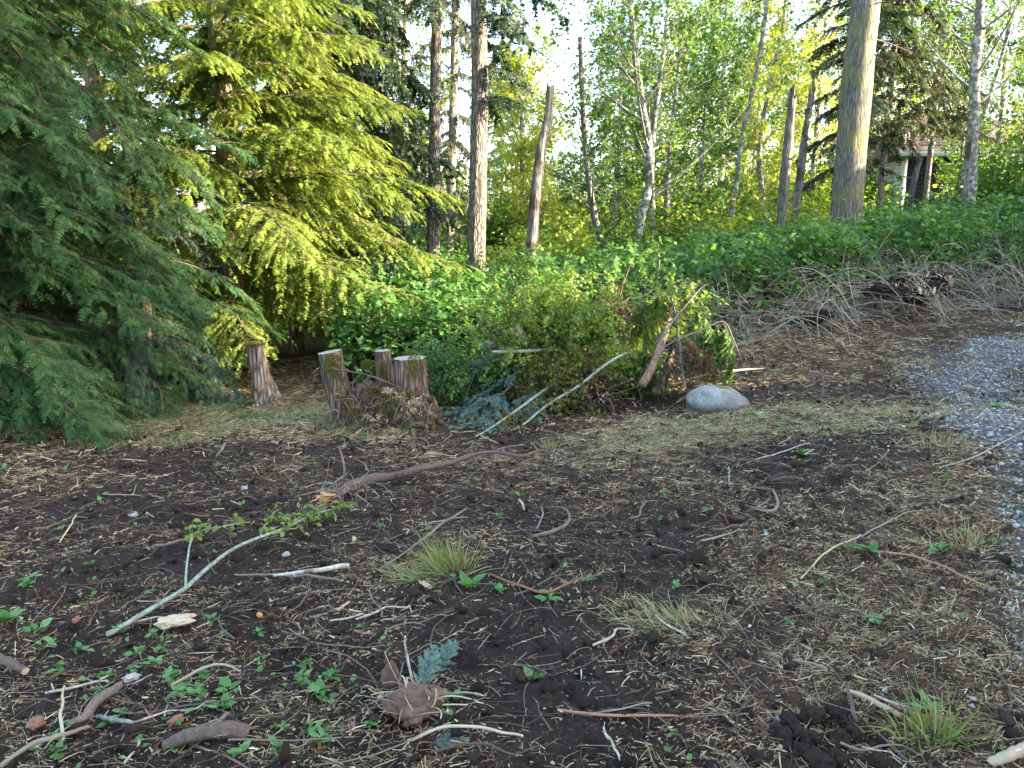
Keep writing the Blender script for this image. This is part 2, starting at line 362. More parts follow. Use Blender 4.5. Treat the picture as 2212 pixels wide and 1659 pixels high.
M['chip'] = plain('wood_chip', [(0, (.16, .10, .05)), (.5, (.40, .29, .16)), (1, (.66, .56, .40))], 8)
M['twig'] = plain('twig_bark', [(0, (.035, .022, .016)), (.5, (.11, .075, .055)), (1, (.25, .19, .15))], 9)
M['cane'] = plain('dead_bramble_cane', [(0, (.07, .055, .04)), (.5, (.29, .235, .17)), (1, (.66, .57, .44))], 5)
M['clod'] = plain('soil_clod', [(0, (.010, .0065, .005)), (.5, (.024, .016, .012)), (1, (.060, .042, .032))], 30, .95, .6, .15, .35)
M['stone'] = plain('gravel_stone', [(0, (.10, .095, .085)), (.5, (.27, .265, .25)), (1, (.56, .55, .52))], 60, .7, .2, .3, .8)
M['firbark'] = barkmat('fir_bark', [(0, (.04, .033, .028)), (.4, (.16, .135, .115)), (.75, (.30, .26, .22)), (1, (.42, .37, .32))], 20, 4.5, 1.0, dist=.06)
M['firbark2'] = barkmat('orange_fir_bark', [(0, (.06, .042, .028)), (.45, (.17, .125, .085)), (.8, (.30, .225, .15)), (1, (.40, .31, .22))], 16, 2.0, .9, dist=.04)
M['mossbark'] = barkmat('smooth_grey_moss_bark', [(0, (.07, .06, .045)), (.35, (.19, .175, .14)), (.8, (.34, .32, .27)), (1, (.46, .43, .36))], 36, 3.4, 1.0, (.25, .225, .09), 1.1, (.52, .66), dist=.045)
M['snag'] = barkmat('weathered_dead_wood', [(0, (.05, .045, .04)), (.4, (.17, .155, .135)), (.75, (.30, .275, .245)), (1, (.44, .41, .37))], 26, 1.0, 1.0, (.10, .075, .06), 1.3, (.52, .58), dist=.05)
M['darksnag'] = barkmat('dark_dead_bark', [(0, (.03, .028, .025)), (.5, (.10, .09, .078)), (1, (.22, .20, .17))], 20, 3, .8, dist=.03)
M['alderbark'] = barkmat('alder_bark', [(0, (.07, .065, .05)), (.5, (.17, .16, .13)), (1, (.27, .26, .22))], 9, 9, .5, (.42, .42, .37), 9, (.50, .60))
M['birchpole'] = barkmat('pale_green_sapling_bark', [(0, (.13, .15, .11)), (.5, (.24, .27, .21)), (1, (.38, .42, .35))], 30, 30, .25, (.16, .15, .12), 14, (.60, .68), .6)
M['whitepole'] = barkmat('peeled_white_wood', [(0, (.20, .17, .13)), (.5, (.40, .36, .29)), (1, (.58, .54, .46))], 30, 12, .3, (.20, .14, .10), 9, (.58, .66), .6)
M['brownlog'] = barkmat('reddish_log_bark', [(0, (.08, .045, .03)), (.5, (.22, .135, .09)), (1, (.36, .25, .18))], 30, 8, .8, world=True)
M['branch'] = barkmat('branch_bark', [(0, (.05, .035, .028)), (.5, (.17, .125, .10)), (1, (.34, .275, .225))], 55, 60, .8, world=True, crk=.3)
M['rawwood'] = plain('raw_orange_wood', [(0, (.28, .10, .03)), (.5, (.50, .24, .09)), (1, (.70, .44, .22))], 40, .8, .8)
M['palewood'] = plain('pale_torn_wood', [(0, (.22, .15, .09)), (.5, (.48, .38, .25)), (1, (.72, .63, .47))], 30, .8, .9)
M['rot'] = plain('rotten_dark_wood', [(0, (.02, .014, .010)), (.5, (.085, .058, .040)), (.65, (.16, .11, .075)), (.8, (.32, .23, .15))], 14, .95, 1.0, .1, .1, .04)
M['redroot'] = plain('reddish_root', [(0, (.10, .045, .03)), (.5, (.24, .12, .075)), (1, (.42, .25, .16))], 12)
M['moss'] = leafmat('moss', [(0, (.06, .065, .012)), (.5, (.13, .13, .022)), (1, (.22, .20, .04))], .15, .9)
M['stumpbark'] = barkmat('stump_bark', [(0, (.035, .025, .018)), (.4, (.11, .08, .06)), (.75, (.24, .185, .14)), (1, (.50, .42, .33))], 24, 3.2, 1.0, (.30, .16, .08), 5, (.60, .68), world=True, dist=.04)
# cut face with rings
def cutface():
    m, t, out = nodes('weathered_cut_face')
    tc = N_(t, 'ShaderNodeTexCoord'); n1 = N_(t, 'ShaderNodeTexNoise'); n1.inputs['Scale'].default_value = 28; n1.inputs['Detail'].default_value = 6
    wv = N_(t, 'ShaderNodeTexWave'); wv.wave_type = 'RINGS'; wv.rings_direction = 'Z'; wv.inputs['Scale'].default_value = 9; wv.inputs['Distortion'].default_value = 2
    t.links.new(tc.outputs['Object'], wv.inputs[0]); t.links.new(tc.outputs['Object'], n1.inputs['Vector'])
    f = mth(t, 'ADD', mth(t, 'MULTIPLY', wv.outputs['Fac'], .3), mth(t, 'MULTIPLY', n1.outputs['Fac'], .7))
    c = ramp(t, f, [(0, (.14, .12, .10)), (.5, (.33, .31, .27)), (1, (.5, .47, .4))])
    p = N_(t, 'ShaderNodeBsdfPrincipled'); t.links.new(c, p.inputs[0]); p.inputs['Roughness'].default_value = .9; t.links.new(p.outputs[0], out.inputs[0]); return m
M['cut'] = cutface()
# boulder: speckled granite, dirt tide line at its foot and a moss spot on top
def rockmat():
    m, t, out = nodes('speckled_granite')
    tc = N_(t, 'ShaderNodeTexCoord'); a = N_(t, 'ShaderNodeTexNoise'); a.inputs['Scale'].default_value = 70; a.inputs['Detail'].default_value = 8; a.inputs['Roughness'].default_value = .75
    b = N_(t, 'ShaderNodeTexNoise'); b.inputs['Scale'].default_value = 5; b.inputs['Detail'].default_value = 6
    t.links.new(tc.outputs['Object'], a.inputs['Vector']); t.links.new(tc.outputs['Object'], b.inputs['Vector'])
    c = ramp(t, a.outputs['Fac'], [(.3, (.07, .07, .068)), (.5, (.25, .26, .25)), (.70, (.50, .52, .51))])
    c = mixc(t, ramp(t, b.outputs['Fac'], [(.42, (0, 0, 0)), (.62, (.75, .75, .75))]), c, (.13, .12, .105))
    sx = N_(t, 'ShaderNodeSeparateXYZ'); t.links.new(tc.outputs['Object'], sx.inputs[0])
    h = mth(t, 'ADD', sx.outputs[2], mth(t, 'MULTIPLY', mth(t, 'SUBTRACT', b.outputs['Fac'], .5), .16))
    c = mixc(t, ramp(t, mth(t, 'ADD', mth(t, 'MULTIPLY', h, -8), .25, True), [(0, (0, 0, 0)), (.5, (.85, .85, .85))]), c, (.075, .058, .048))
    mo = mth(t, 'ADD', mth(t, 'POWER', mth(t, 'ADD', sx.outputs[0], -.06), 2), mth(t, 'POWER', mth(t, 'ADD', sx.outputs[1], .02), 2))
    mf = mth(t, 'MULTIPLY', mth(t, 'LESS_THAN', mth(t, 'ADD', mo, mth(t, 'MULTIPLY', mth(t, 'SUBTRACT', a.outputs['Fac'], .5), .03)), .008), mth(t, 'GREATER_THAN', sx.outputs[2], .09))
    c = mixc(t, mf, c, (.11, .12, .03))
    p = N_(t, 'ShaderNodeBsdfPrincipled'); t.links.new(c, p.inputs[0]); p.inputs['Roughness'].default_value = .85
    bp = N_(t, 'ShaderNodeBump'); bp.inputs['Strength'].default_value = .5; bp.inputs['Distance'].default_value = .01
    t.links.new(a.outputs['Fac'], bp.inputs['Height']); t.links.new(bp.outputs[0], p.inputs['Normal']); t.links.new(p.outputs[0], out.inputs[0]); return m
M['rock'] = rockmat()
def soilmat():
    m, t, out = nodes('churned_soil')
    g = N_(t, 'ShaderNodeNewGeometry')
    def nz(s, d=8, r=.6):
        n = N_(t, 'ShaderNodeTexNoise'); n.inputs['Scale'].default_value = s; n.inputs['Detail'].default_value = d; n.inputs['Roughness'].default_value = r
        t.links.new(g.outputs['Position'], n.inputs['Vector']); return n.outputs['Fac']
    n1, n2, n3 = nz(3.0), nz(38, 8, .7), nz(150, 4, .7)
    c = ramp(t, mth(t, 'ADD', mth(t, 'MULTIPLY', n1, .5), mth(t, 'MULTIPLY', n2, .5)), [(.3, (.014, .009, .007)), (.5, (.030, .020, .015)), (.7, (.066, .046, .034))])
    def at(k): return N_(t, 'ShaderNodeAttribute', attribute_name=k).outputs['Fac']
    br = ramp(t, n2, [(.3, (.030, .017, .011)), (.5, (.075, .045, .026)), (.75, (.17, .115, .065))])
    c = mixc(t, mth(t, 'MULTIPLY', at('straw'), mth(t, 'ADD', .25, n2), True), c, br)
    c = mixc(t, at('duff'), c, ramp(t, n2, [(.3, (.022, .010, .006)), (.5, (.060, .028, .016)), (.75, (.13, .065, .035))]))
    c = mixc(t, mth(t, 'MULTIPLY', at('fringe'), .6), c, ramp(t, n2, [(.3, (.03, .035, .012)), (.5, (.08, .075, .03)), (.75, (.15, .14, .07))]))
    vo = N_(t, 'ShaderNodeTexVoronoi'); vo.inputs['Scale'].default_value = 45; t.links.new(g.outputs['Position'], vo.inputs['Vector'])
    gr = mixc(t, .5, ramp(t, n3, [(.3, (.09, .10, .11)), (.6, (.22, .24, .26))]), vo.outputs['Color'])
    gh = N_(t, 'ShaderNodeHueSaturation'); gh.inputs['Saturation'].default_value = .12; gh.inputs['Value'].default_value = .38; t.links.new(gr, gh.inputs['Color'])
    c = mixc(t, mth(t, 'MULTIPLY', at('grav'), .75), c, gh.outputs[0])
    p = N_(t, 'ShaderNodeBsdfPrincipled'); t.links.new(c, p.inputs[0]); p.inputs['Roughness'].default_value = .93; p.inputs['Specular IOR Level'].default_value = .2
    bp = N_(t, 'ShaderNodeBump'); bp.inputs['Strength'].default_value = .9; bp.inputs['Distance'].default_value = .02
    t.links.new(mth(t, 'ADD', n2, mth(t, 'MULTIPLY', n3, .4)), bp.inputs['Height']); t.links.new(bp.outputs[0], p.inputs['Normal'])
    t.links.new(p.outputs[0], out.inputs[0]); return m
M['soil'] = soilmat()

# ------------------------------------------------------------------ ground sheet
def build_ground():
    ang = np.concatenate([np.linspace(-180, -44, 60)[:-1], np.linspace(-41, 41, 400), np.linspace(44, 180, 60)[1:-1]]) * math.pi / 180
    r = np.concatenate([[.25, .6, 1.0, 1.3], np.geomspace(1.6, 13, 370), np.geomspace(13.3, 400, 60)])
    A, Rr = np.meshgrid(ang, r, indexing='xy'); x = (Rr * np.sin(A)).ravel(); y = (Rr * np.cos(A)).ravel()
    z = ground_z(x, y); zn = zones(x, y)
    nr, na = len(r), len(ang); i, j = np.meshgrid(np.arange(nr - 1), np.arange(na), indexing='ij'); j2 = (j + 1) % na
    F = np.stack([i * na + j, (i + 1) * na + j, (i + 1) * na + j2, i * na + j2], -1).reshape(-1, 4)[:, ::-1]
    b = Buf(); b.add(np.c_[x, y, z], F)
    b.add([[0, 0, float(ground_z(0, 0)[0])]], np.zeros((0, 3), int))
    a = np.arange(na); b.F[-1] = np.stack([a, (a + 1) % na, np.full(na, nr * na)], 1)[:, ::-1]; b.M[-1] = np.zeros(na, np.int32)
    ex = lambda k: np.append(zn[k], 0)
    obj('ground', b.mesh('ground', M['soil'], True, dict(straw=ex('straw'), grav=ex('grav'), fringe=ex('fringe'), duff=ex('duff'))), kind='structure',
        label='dark churned soil of the cleared lot rising to the right', category='ground')
build_ground()

# ------------------------------------------------------------------ litter, gravel, clods, ground cover
def scatter(rng, n, rmin, rmax, a0=-38, a1=40, k=.25):
    r = (rng.rand(n) * (rmax ** (1 + k) - rmin ** (1 + k)) + rmin ** (1 + k)) ** (1 / (1 + k))
    a = np.radians(a0 + (a1 - a0) * rng.rand(n)); return r * np.sin(a), r * np.cos(a)
def surf_frame(rng, x, y, tilt=.35, heading=None):
    th = rng.rand(len(x)) * 2 * math.pi if heading is None else heading
    D = np.c_[np.cos(th), np.sin(th), rng.randn(len(x)) * tilt]; return D
STRIP = np.array([[-.5, -.5, 0], [-.5, .5, 0], [0, .5, .05], [0, -.5, .05], [.5, -.35, 0], [.5, .35, 0]]); STRIP_F = np.array([[0, 3, 2, 1], [3, 4, 5, 2]])
FLAT = np.array([[-.5, -.5, 0], [-.5, .5, 0], [.5, .35, .03], [.5, -.35, .03]]); FLAT_F = np.array([[0, 3, 2, 1]])
LEAF = np.array([[0, 0, 0], [.3, .27, .06], [.3, -.27, .06], [.62, .24, .03], [.62, -.24, .03], [1, 0, -.08], [.45, 0, -.02]])
LEAF_F = np.array([[0, 6, 1], [0, 2, 6], [6, 3, 1], [2, 4, 6], [6, 5, 3], [4, 5, 6]])
KITE = np.array([[0, 0, 0], [.45, .5, 0], [1, 0, 0], [.45, -.5, 0]]); KITE_F = np.array([[0, 3, 2, 1]])
def litter():
    rng = RS(11)
    # straw / hay / fine stalks
    for name, mat, lab, cat, N0, wf, Ls, Ws in [
        ('straw_litter', 'straw', 'tan straw and shredded stalks scattered over the dark soil', 'straw', 170000, lambda z: .26 + .95 * z['straw'] - .18 * z['bare'] + .2 * z['fringe'], (.012, .085), (.0018, .0065)),
        ('hay_litter', 'greenhay', 'pale green cut grass lying in patches on the soil', 'cut grass', 130000,
         lambda z: -.02 + .55 * blobs(z['u'], z['v'], [(1400, 965, 160, 34, 1.5), (1560, 930, 170, 26, 1.3), (1800, 900, 180, 22, .9), (400, 905, 460, 40, 1.0), (1430, 1335, 110, 35, 1), (1900, 900, 250, 40, .4), (1950, 1350, 300, 300, .35), (1750, 780, 300, 50, .3), (600, 1000, 120, 40, .5), (350, 1500, 400, 120, .15)]) * (.5 + z['n']), (.03, .11), (.002, .004)),
        ('leaf_litter', 'needleduff', 'reddish brown dead leaves and fern bits on the ground', 'leaf litter', 80000,
         lambda z: .10 + .8 * z['duff'] + .25 * z['straw'] + .30 * blobs(z['u'], z['v'], [(2000, 1180, 260, 80, 1), (2050, 1400, 250, 260, .7), (650, 860, 140, 30, 1.4), (2080, 960, 150, 60, .8), (1700, 1560, 300, 80, .5), (150, 1350, 250, 80, .5), (1850, 700, 300, 40, .5)]), (.015, .06), (.005, .014)),
        ('wood_chips', 'chip', 'pale wood chips and splinters strewn on the soil', 'wood chips', 34000, lambda z: .3 + .3 * z['straw'], (.006, .04), (.003, .012))]:
        x, y = scatter(rng, N0 * 2, 1.7, 13.5); z = zones(x, y); clm = .35 + 1.35 * smooth(.25, .75, vnoise(np.c_[x * 5.5, y * 5.5], 21)); keep = rng.rand(len(x)) < np.clip(wf(z) * clm, 0, 1) * (1 - .62 * np.clip(z['bare'] * 1.1, 0, 1))
        keep &= (z['grav'] < .5) | (rng.rand(len(x)) < .5)
        x, y = x[keep], y[keep]
        far = np.clip(np.hypot(x, y) / 5, .8, 1.6)
        head = (rng.rand(len(x)) * 2 * math.pi); m = rng.rand(len(x)) < .35; head[m] = .25 + rng.randn(m.sum()) * .45
        D = surf_frame(rng, x, y, .22, head); L = (Ls[0] + (Ls[1] - Ls[0]) * rng.rand(len(x)) ** 2) * far; W = (Ws[0] * .6 + (Ws[1] - Ws[0] * .6) * rng.rand(len(x)) ** 2) * far; lg_ = rng.rand(len(x)) < .07; L[lg_] *= 2.2; W[lg_] *= .7
        zz = ground_z(x, y) - .003 + rng.rand(len(x)) ** 1.5 * .022 + np.abs(D[:, 2]) * L * .4
        a, b, c = frames(D, roll=rng.randn(len(x)) * .7); bf = Buf()
        zb_ = L * (rng.randn(len(x)) * 2); fr_ = rng.rand(len(x)); nr_ = np.hypot(x, y) < 4.8; Pz = np.c_[x, y, zz]
        for q_, (tv_, tf_) in ((nr_, (STRIP, STRIP_F)), (~nr_, (FLAT, FLAT_F))): stamp(bf, tv_, tf_, Pz[q_], a[q_], b[q_], c[q_], L[q_], W[q_], zb_[q_], rnd=fr_[q_])
        obj(name, bf.mesh(name, M[mat]), kind='stuff', label=lab, category=cat)
    # twigs
    x, y = scatter(rng, 7000, 1.8, 12.5); z = zones(x, y); k = rng.rand(len(x)) < .75 - .45 * z['bare']; x, y = x[k], y[k]; n = len(x)
    L = .04 + .40 * rng.rand(n) ** 4; th = rng.rand(n) * 2 * math.pi; bend = rng.randn(n) * .6; s = np.linspace(-.5, .5, 5)
    px = x[:, None] + L[:, None] * (np.cos(th)[:, None] * s - np.sin(th)[:, None] * bend[:, None] * s * s)
    py = y[:, None] + L[:, None] * (np.sin(th)[:, None] * s + np.cos(th)[:, None] * bend[:, None] * s * s)
    pz = ground_z(px.ravel(), py.ravel()).reshape(n, 5); pz = .5 * pz + .5 * pz.mean(1, keepdims=True) + .014 + rng.rand(n, 1) * .02 + rng.randn(n, 1) * .08 * L[:, None] * s
    bf = Buf(); R = (.0016 + .005 * (L / .4))[:, None] * np.linspace(1, .55, 5) * (.7 + .7 * rng.rand(n, 1))
    tubes(bf, np.stack([px, py, pz], -1), R * .55, 3, 0, rng.rand(n)); obj('twig_litter', bf.mesh('twig_litter', M['twig']), kind='stuff', label='small brown twigs strewn over the churned soil', category='twigs')
    # crumbled fine litter close to the path of the machine
    for name, mat, lab, N0, pw in [('fine_litter', 'straw', 'tiny shredded straw bits between the larger stalks', 210000, 1.0), ('fine_bark', 'needleduff', 'tiny brown bark and leaf crumbs in the soil', 90000, .8)]:
        x, y = scatter(rng, N0, 1.6, 8.5, k=.1); z = zones(x, y); k = rng.rand(len(x)) < .30 + .6 * z['straw'] - .25 * z['bare']; k &= z['grav'] < .6; k &= vnoise(np.c_[x * 7, y * 7], 13) > .30; x, y = x[k], y[k]; n = len(x)
        D = np.c_[rng.randn(n, 2), rng.randn(n) * .5]; a, b, c = frames(D, roll=rng.randn(n) * 1.2); L = .005 + .016 * rng.rand(n) ** 1.5; bf = Buf()
        stamp(bf, KITE, KITE_F, np.c_[x, y, ground_z(x, y) + .003 + .01 * rng.rand(n)], a, b, c, L, .0018 + .005 * rng.rand(n) ** 2, L, rnd=rng.rand(n) ** pw); obj(name, bf.mesh(name, M[mat]), kind='stuff', label=lab, category='litter')
    # pale fine roots standing out of soil
    x, y = scatter(rng, 3600, 1.8, 11); n = len(x); L = .03 + .15 * rng.rand(n) ** 2.5; th = rng.rand(n) * 2 * math.pi; s = np.linspace(0, 1, 5)
    up = rng.rand(n) * .7; bend = rng.randn(n) * .7
    px = x[:, None] + L[:, None] * (np.cos(th)[:, None] * s - np.sin(th)[:, None] * bend[:, None] * s * s); py = y[:, None] + L[:, None] * (np.sin(th)[:, None] * s + np.cos(th)[:, None] * bend[:, None] * s * s)
    pz = ground_z(x, y)[:, None] + .004 + L[:, None] * up[:, None] * (s - .8 * s * s)[None]
    bf = Buf(); tubes(bf, np.stack([px, py, pz], -1), .0007 + .0008 * rng.rand(n, 1), 3, 0, .2 + .6 * rng.rand(n)); obj('root_litter', bf.mesh('root_litter', M['cane']), kind='stuff', label='fine pale roots curling out of the soil', category='roots')
    # clods
    x, y = scatter(rng, 11000, 1.7, 10.5); z = zones(x, y); k = rng.rand(len(x)) < .85 - .5 * z['straw'] - .7 * z['grav'] - .6 * z['fringe']; x, y = x[k], y[k]; n = len(x)
    V, F = ICO[1]; nv = 8; per = np.array_split(np.arange(n), nv); bf = Buf()
    for q in range(nv):
        id_ = per[q]; Vq = V * (1 + 1.3 * (vnoise(V * 1.9 + q * 5, q) - .5) + .5 * (vnoise(V * 5 + q, q + 9) - .5))[:, None]; S = .005 + .024 * rng.rand(len(id_)) ** 4
        a, b, c = frames(rng.randn(len(id_), 3)); stamp(bf, Vq, F, np.c_[x[id_], y[id_], ground_z(x[id_], y[id_]) + S * .25], a, b, c, S * 1.2, S, S * .8, rnd=rng.rand(len(id_)))
    obj('soil_crumbs', bf.mesh('soil_crumbs', M['clod'], False), kind='stuff', label='loose dark soil crumbs and clods on the churned ground', category='soil')
    # gravel
    x, y = scatter(rng, 95000, 2.2, 12.5, 16, 42, .6); z = zones(x, y); k = rng.rand(len(x)) < z['grav'] * .75 + .006; x, y = x[k], y[k]; n = len(x)
    OV = np.array([[1, 0, 0], [-1, .1, 0], [0, 1, .1], [.1, -1, 0], [.1, .1, .8], [0, 0, -.8]]); OF = np.array([[0, 2, 4], [2, 1, 4], [1, 3, 4], [3, 0, 4], [2, 0, 5], [1, 2, 5], [3, 1, 5], [0, 3, 5]])
    S = .006 + .013 * rng.rand(n) ** 1.8; a, b, c = frames(np.c_[rng.randn(n, 2), rng.randn(n) * .4], roll=rng.randn(n) * .5); bf = Buf()
    stamp(bf, OV, OF, np.c_[x, y, ground_z(x, y) + S * .35], a, b, c, S * (1 + .5 * rng.rand(n)), S, S * .85, rnd=rng.rand(n) ** 1.3)
    obj('gravel', bf.mesh('gravel', M['stone']), kind='stuff', label='crushed blue grey gravel along the right edge of the lot', category='gravel')
    # white pebbles
    # green ground cover leaves (fresh torn leaves)
    x, y = scatter(rng, 26000, 1.7, 12.5); z = zones(x, y)
    wt = .035 + .26 * blobs(z['u'], z['v'], [(450, 1500, 420, 150, 1.0), (700, 1400, 250, 60, .8), (100, 1350, 160, 120, .8), (1950, 1350, 260, 260, .35), (1100, 1270, 250, 60, .4), (1750, 930, 120, 40, .7), (300, 920, 400, 35, .8), (2130, 880, 100, 40, .6)])
    k = (rng.rand(len(x)) < wt) & (vnoise(np.c_[x * 2.2, y * 2.2], 3) > .33); x, y = x[k], y[k]; n = len(x)
    S = (.014 + .032 * rng.rand(n) ** 1.6) * np.clip(np.hypot(x, y) / 5, .85, 1.5); D = np.c_[rng.randn(n, 2), .25 + rng.randn(n) * .5]; a, b, c = frames(D, roll=rng.randn(n) * .6); bf = Buf()
    stamp(bf, LEAF, LEAF_F, np.c_[x, y, ground_z(x, y) + .008 + .02 * rng.rand(n)], a, b, c, S, S * 1.1, S * 1.2, rnd=rng.rand(n)); obj('fallen_leaves', bf.mesh('fallen_leaves', M['weed']), kind='stuff', label='fresh green torn leaves scattered on the soil', category='leaves')
litter()
def fringe_grass():
    rng = RS(5); bf = Buf()
    x, y = scatter(rng, 60000, 5.5, 12.5); z = zones(x, y)
    w1 = .5 * z['fringe'] * (1 - .8 * z['duff']) + .9 * blobs(z['u'], z['v'], [(420, 895, 470, 34, .7), (1420, 945, 200, 40, .25), (1200, 960, 25, 18, .7), (1950, 905, 260, 30, .12)])
    w1 *= smooth(.35, .6, z['n']); k = rng.rand(len(x)) < w1; x, y = x[k], y[k]; n = len(x)
    D = np.c_[rng.randn(n, 2) * .55, .55 + rng.rand(n)]; a, b, c = frames(D); L = .03 + .12 * rng.rand(n) ** 1.5
    stamp(bf, np.array([[0, -.5, 0], [0, .5, 0], [.6, .4, .08], [.6, -.4, .08], [1, 0, .3]]), np.array([[0, 3, 2, 1]]), np.c_[x, y, ground_z(x, y)], a, b, c, L, .006, L, rnd=rng.rand(n))
    obj('grass', bf.mesh('grass', M['greenhay']), kind='stuff', label='short trampled grass fringe between the soil and the conifers', category='grass')
fringe_grass()

# ------------------------------------------------------------------ conifer boughs (one mesh per kind, shared by the copies)
def feather(n, w=.16, ang=50, droop=.1):
    """a flat spray: a spine with n pairs of short fingers"""
    V = [[0, -w * .12, 0], [0, w * .12, 0], [1, 0, -droop]]; F3 = []; F = [[0, 2, 1, 1]]
    Q = []; V = []
    def kite(p, d, L, ww):
        d = np.array(d) / np.linalg.norm(d); s = np.array([-d[1], d[0], 0]); k = len(V)
        for q in (p, p + d * L * .4 + s * ww, p + d * L, p + d * L * .4 - s * ww): V.append(q)
        Q.append([k, k + 3, k + 2, k + 1])
    kite(np.zeros(3), (1, 0, -droop), 1, w * .16)
    for i in range(n):
        t = .12 + .75 * i / max(n - 1, 1); L = .42 * (1 - t * .75) + .08
        for s in (1, -1):
            kite(np.array([t, 0, -droop * t * t]), (math.cos(math.radians(ang)), s * math.sin(math.radians(ang)), -.25 * (.4 + .6 * t)), L, w * .32)
    return np.array(V), np.array(Q)
def bough(seed, L=3.0, nsec=46, seclen=.9, nter=11, terlen=.13, terw=1.0, rise=.15, droop=.35, hang=.55, ang=52, tpl=None, rad=.022, mats=None, jit=.25, name='bough', vspread=.25, rollj=.45):
    rng = RS(seed); bf = Buf(); tp, tf = tpl
    t = np.linspace(0, 1, 14); ax = np.c_[L * t * .97, .12 * L * (vnoise(np.c_[t * 2.2], seed) - .5) * t, L * (rise * t - droop * t * t)]
    tubes(bf, ax[None], (rad * (1 - t) ** .8 + .003)[None], 5, 0)
    ti = np.sort(.10 + .9 * rng.rand(nsec)); side = np.where(np.arange(nsec) % 2, 1, -1)
    O = np.stack([np.interp(ti, t, ax[:, k]) for k in range(3)], 1)
    aa = np.radians(ang + rng.randn(nsec) * 9 - 18 * ti); D0 = np.c_[np.cos(aa), side * np.sin(aa), rng.randn(nsec) * vspread - .05]
    prof = np.clip(ti / .22, .25, 1) * (1 - ti) ** .55 + .14; sl = seclen * prof * (.65 + .6 * rng.rand(nsec))
    s = np.linspace(0, 1, 6); down = np.array([0, 0, -1.]); hg = hang * (.6 + .8 * rng.rand(nsec))
    SP = O[:, None] + sl[:, None, None] * (D0[:, None] * (s - .22 * hg[:, None] * s ** 2)[..., None] + down * (hg[:, None] * s ** 2)[..., None])
    tubes(bf, SP, (.0045 * (1 - s) + .0012)[None], 3, 0)
    # tertiary sprays
    u = (np.arange(nter) + .5) / nter
    idx = u * 5; i0 = np.floor(idx).astype(int); f = (idx - i0)[None, :, None]
    Q = SP[:, i0] * (1 - f) + SP[:, i0 + 1] * f; T = nrm(SP[:, i0 + 1] - SP[:, i0])
    Q = np.repeat(Q[:, :, None], 2, 2); T = np.repeat(T[:, :, None], 2, 2)
    sd2 = np.array([1, -1])[None, None, :, None]
    bn = nrm(np.cross(T, np.array([0, 0, 1.]) + 0 * T)); lat = bn * sd2
    D = T * .75 + lat * .8 + np.array([0, 0, -1.]) * (.15 + hang * .35) + rng.randn(*T.shape) * jit
    Q = Q.reshape(-1, 3); D = D.reshape(-1, 3); n = len(Q)
    ll = terlen * (1 - .45 * np.repeat(np.tile(u, nsec), 2)) * (.6 + .8 * rng.rand(n)) * np.repeat(np.clip(sl / seclen * 1.6, .6, 1.2), 2 * nter)
    a, b, c = frames(D, roll=rng.randn(n) * rollj)
    stamp(bf, tp, tf, Q, a, b, c, ll, ll * terw, ll, 1, np.clip(.65 * rng.rand(n) + .35 * np.repeat(ti, 2 * nter) * np.repeat(np.tile(u, nsec), 2) * 1.6, 0, 1))
    # spine sprays at the tips and along the axis
    tn = 26; tt = .15 + .85 * rng.rand(tn); Q = np.stack([np.interp(tt, t, ax[:, k]) for k in range(3)], 1); Q[-3:] = ax[-1]
    D = np.c_[.6 + 0 * tt, rng.randn(tn) * .7, rng.randn(tn) * .2 - .1]; a, b, c = frames(D, roll=rng.randn(tn) * .3); stamp(bf, tp, tf, Q, a, b, c, terlen * 1.2, mat=1, rnd=rng.rand(tn))
    E = SP[:, -1]; T = nrm(SP[:, -1] - SP[:, -2]); a, b, c = frames(T, roll=rng.randn(nsec) * .3); stamp(bf, tp, tf, E - T * .02, a, b, c, terlen * 1.15, mat=1, rnd=rng.rand(nsec))
    return bf.mesh(name, mats, False)
F3 = feather(3, .40, 48, .12); F4 = feather(5, .26, 44, .14); F6 = feather(4, .13, 36, .2); F2 = feather(2, .7, 45, .1)
hem_m = [bough(100 + i, 3.0, 62, .85, 15, .09, 1.0, .16, .30, .42, 52, F3, mats=[M['twig'], M['hemlock']], name='hemlock_bough', vspread=.16, rollj=.35) for i in range(4)]
ced_m = [bough(200 + i, 2.6, 46, .80, 10, .145, 1.0, .26, .50, .26, 50, F6, mats=[M['twig'], M['cedar']], name='cedar_bough', vspread=.16, rollj=.35) for i in range(4)]
bce_m = [bough(230 + i, 2.4, 40, .62, 9, .14, 1.0, .12, .50, .50, 50, F6, mats=[M['twig'], M['bluecedar']], name='cedar_bough', vspread=.3) for i in range(2)]
drk_m = [bough(300 + i, 3.0, 38, .85, 8, .24, .8, .10, .42, 1.0, 55, F2, mats=[M['twig'], M['darkfir']], name='drooping_bough', vspread=.3) for i in range(3)]
fir_m = [bough(330 + i, 2.6, 30, .70, 8, .17, .9, .10, .30, .45, 55, F2, mats=[M['twig'], M['darkfir']], name='fir_bough') for i in range(2)]
gfr_m = [bough(340 + i, 2.6, 34, .75, 9, .15, .9, .05, .35, .6, 55, F2, mats=[M['twig'], M['greyfir']], name='fir_bough') for i in range(2)]
spr_m = [bough(360 + i, 1.3, 26, .45, 12, .075, 1.9, .1, .2, .15, 50, F3, mats=[M['twig'], M['spruce']], name='spruce_bough', rad=.012) for i in range(2)]

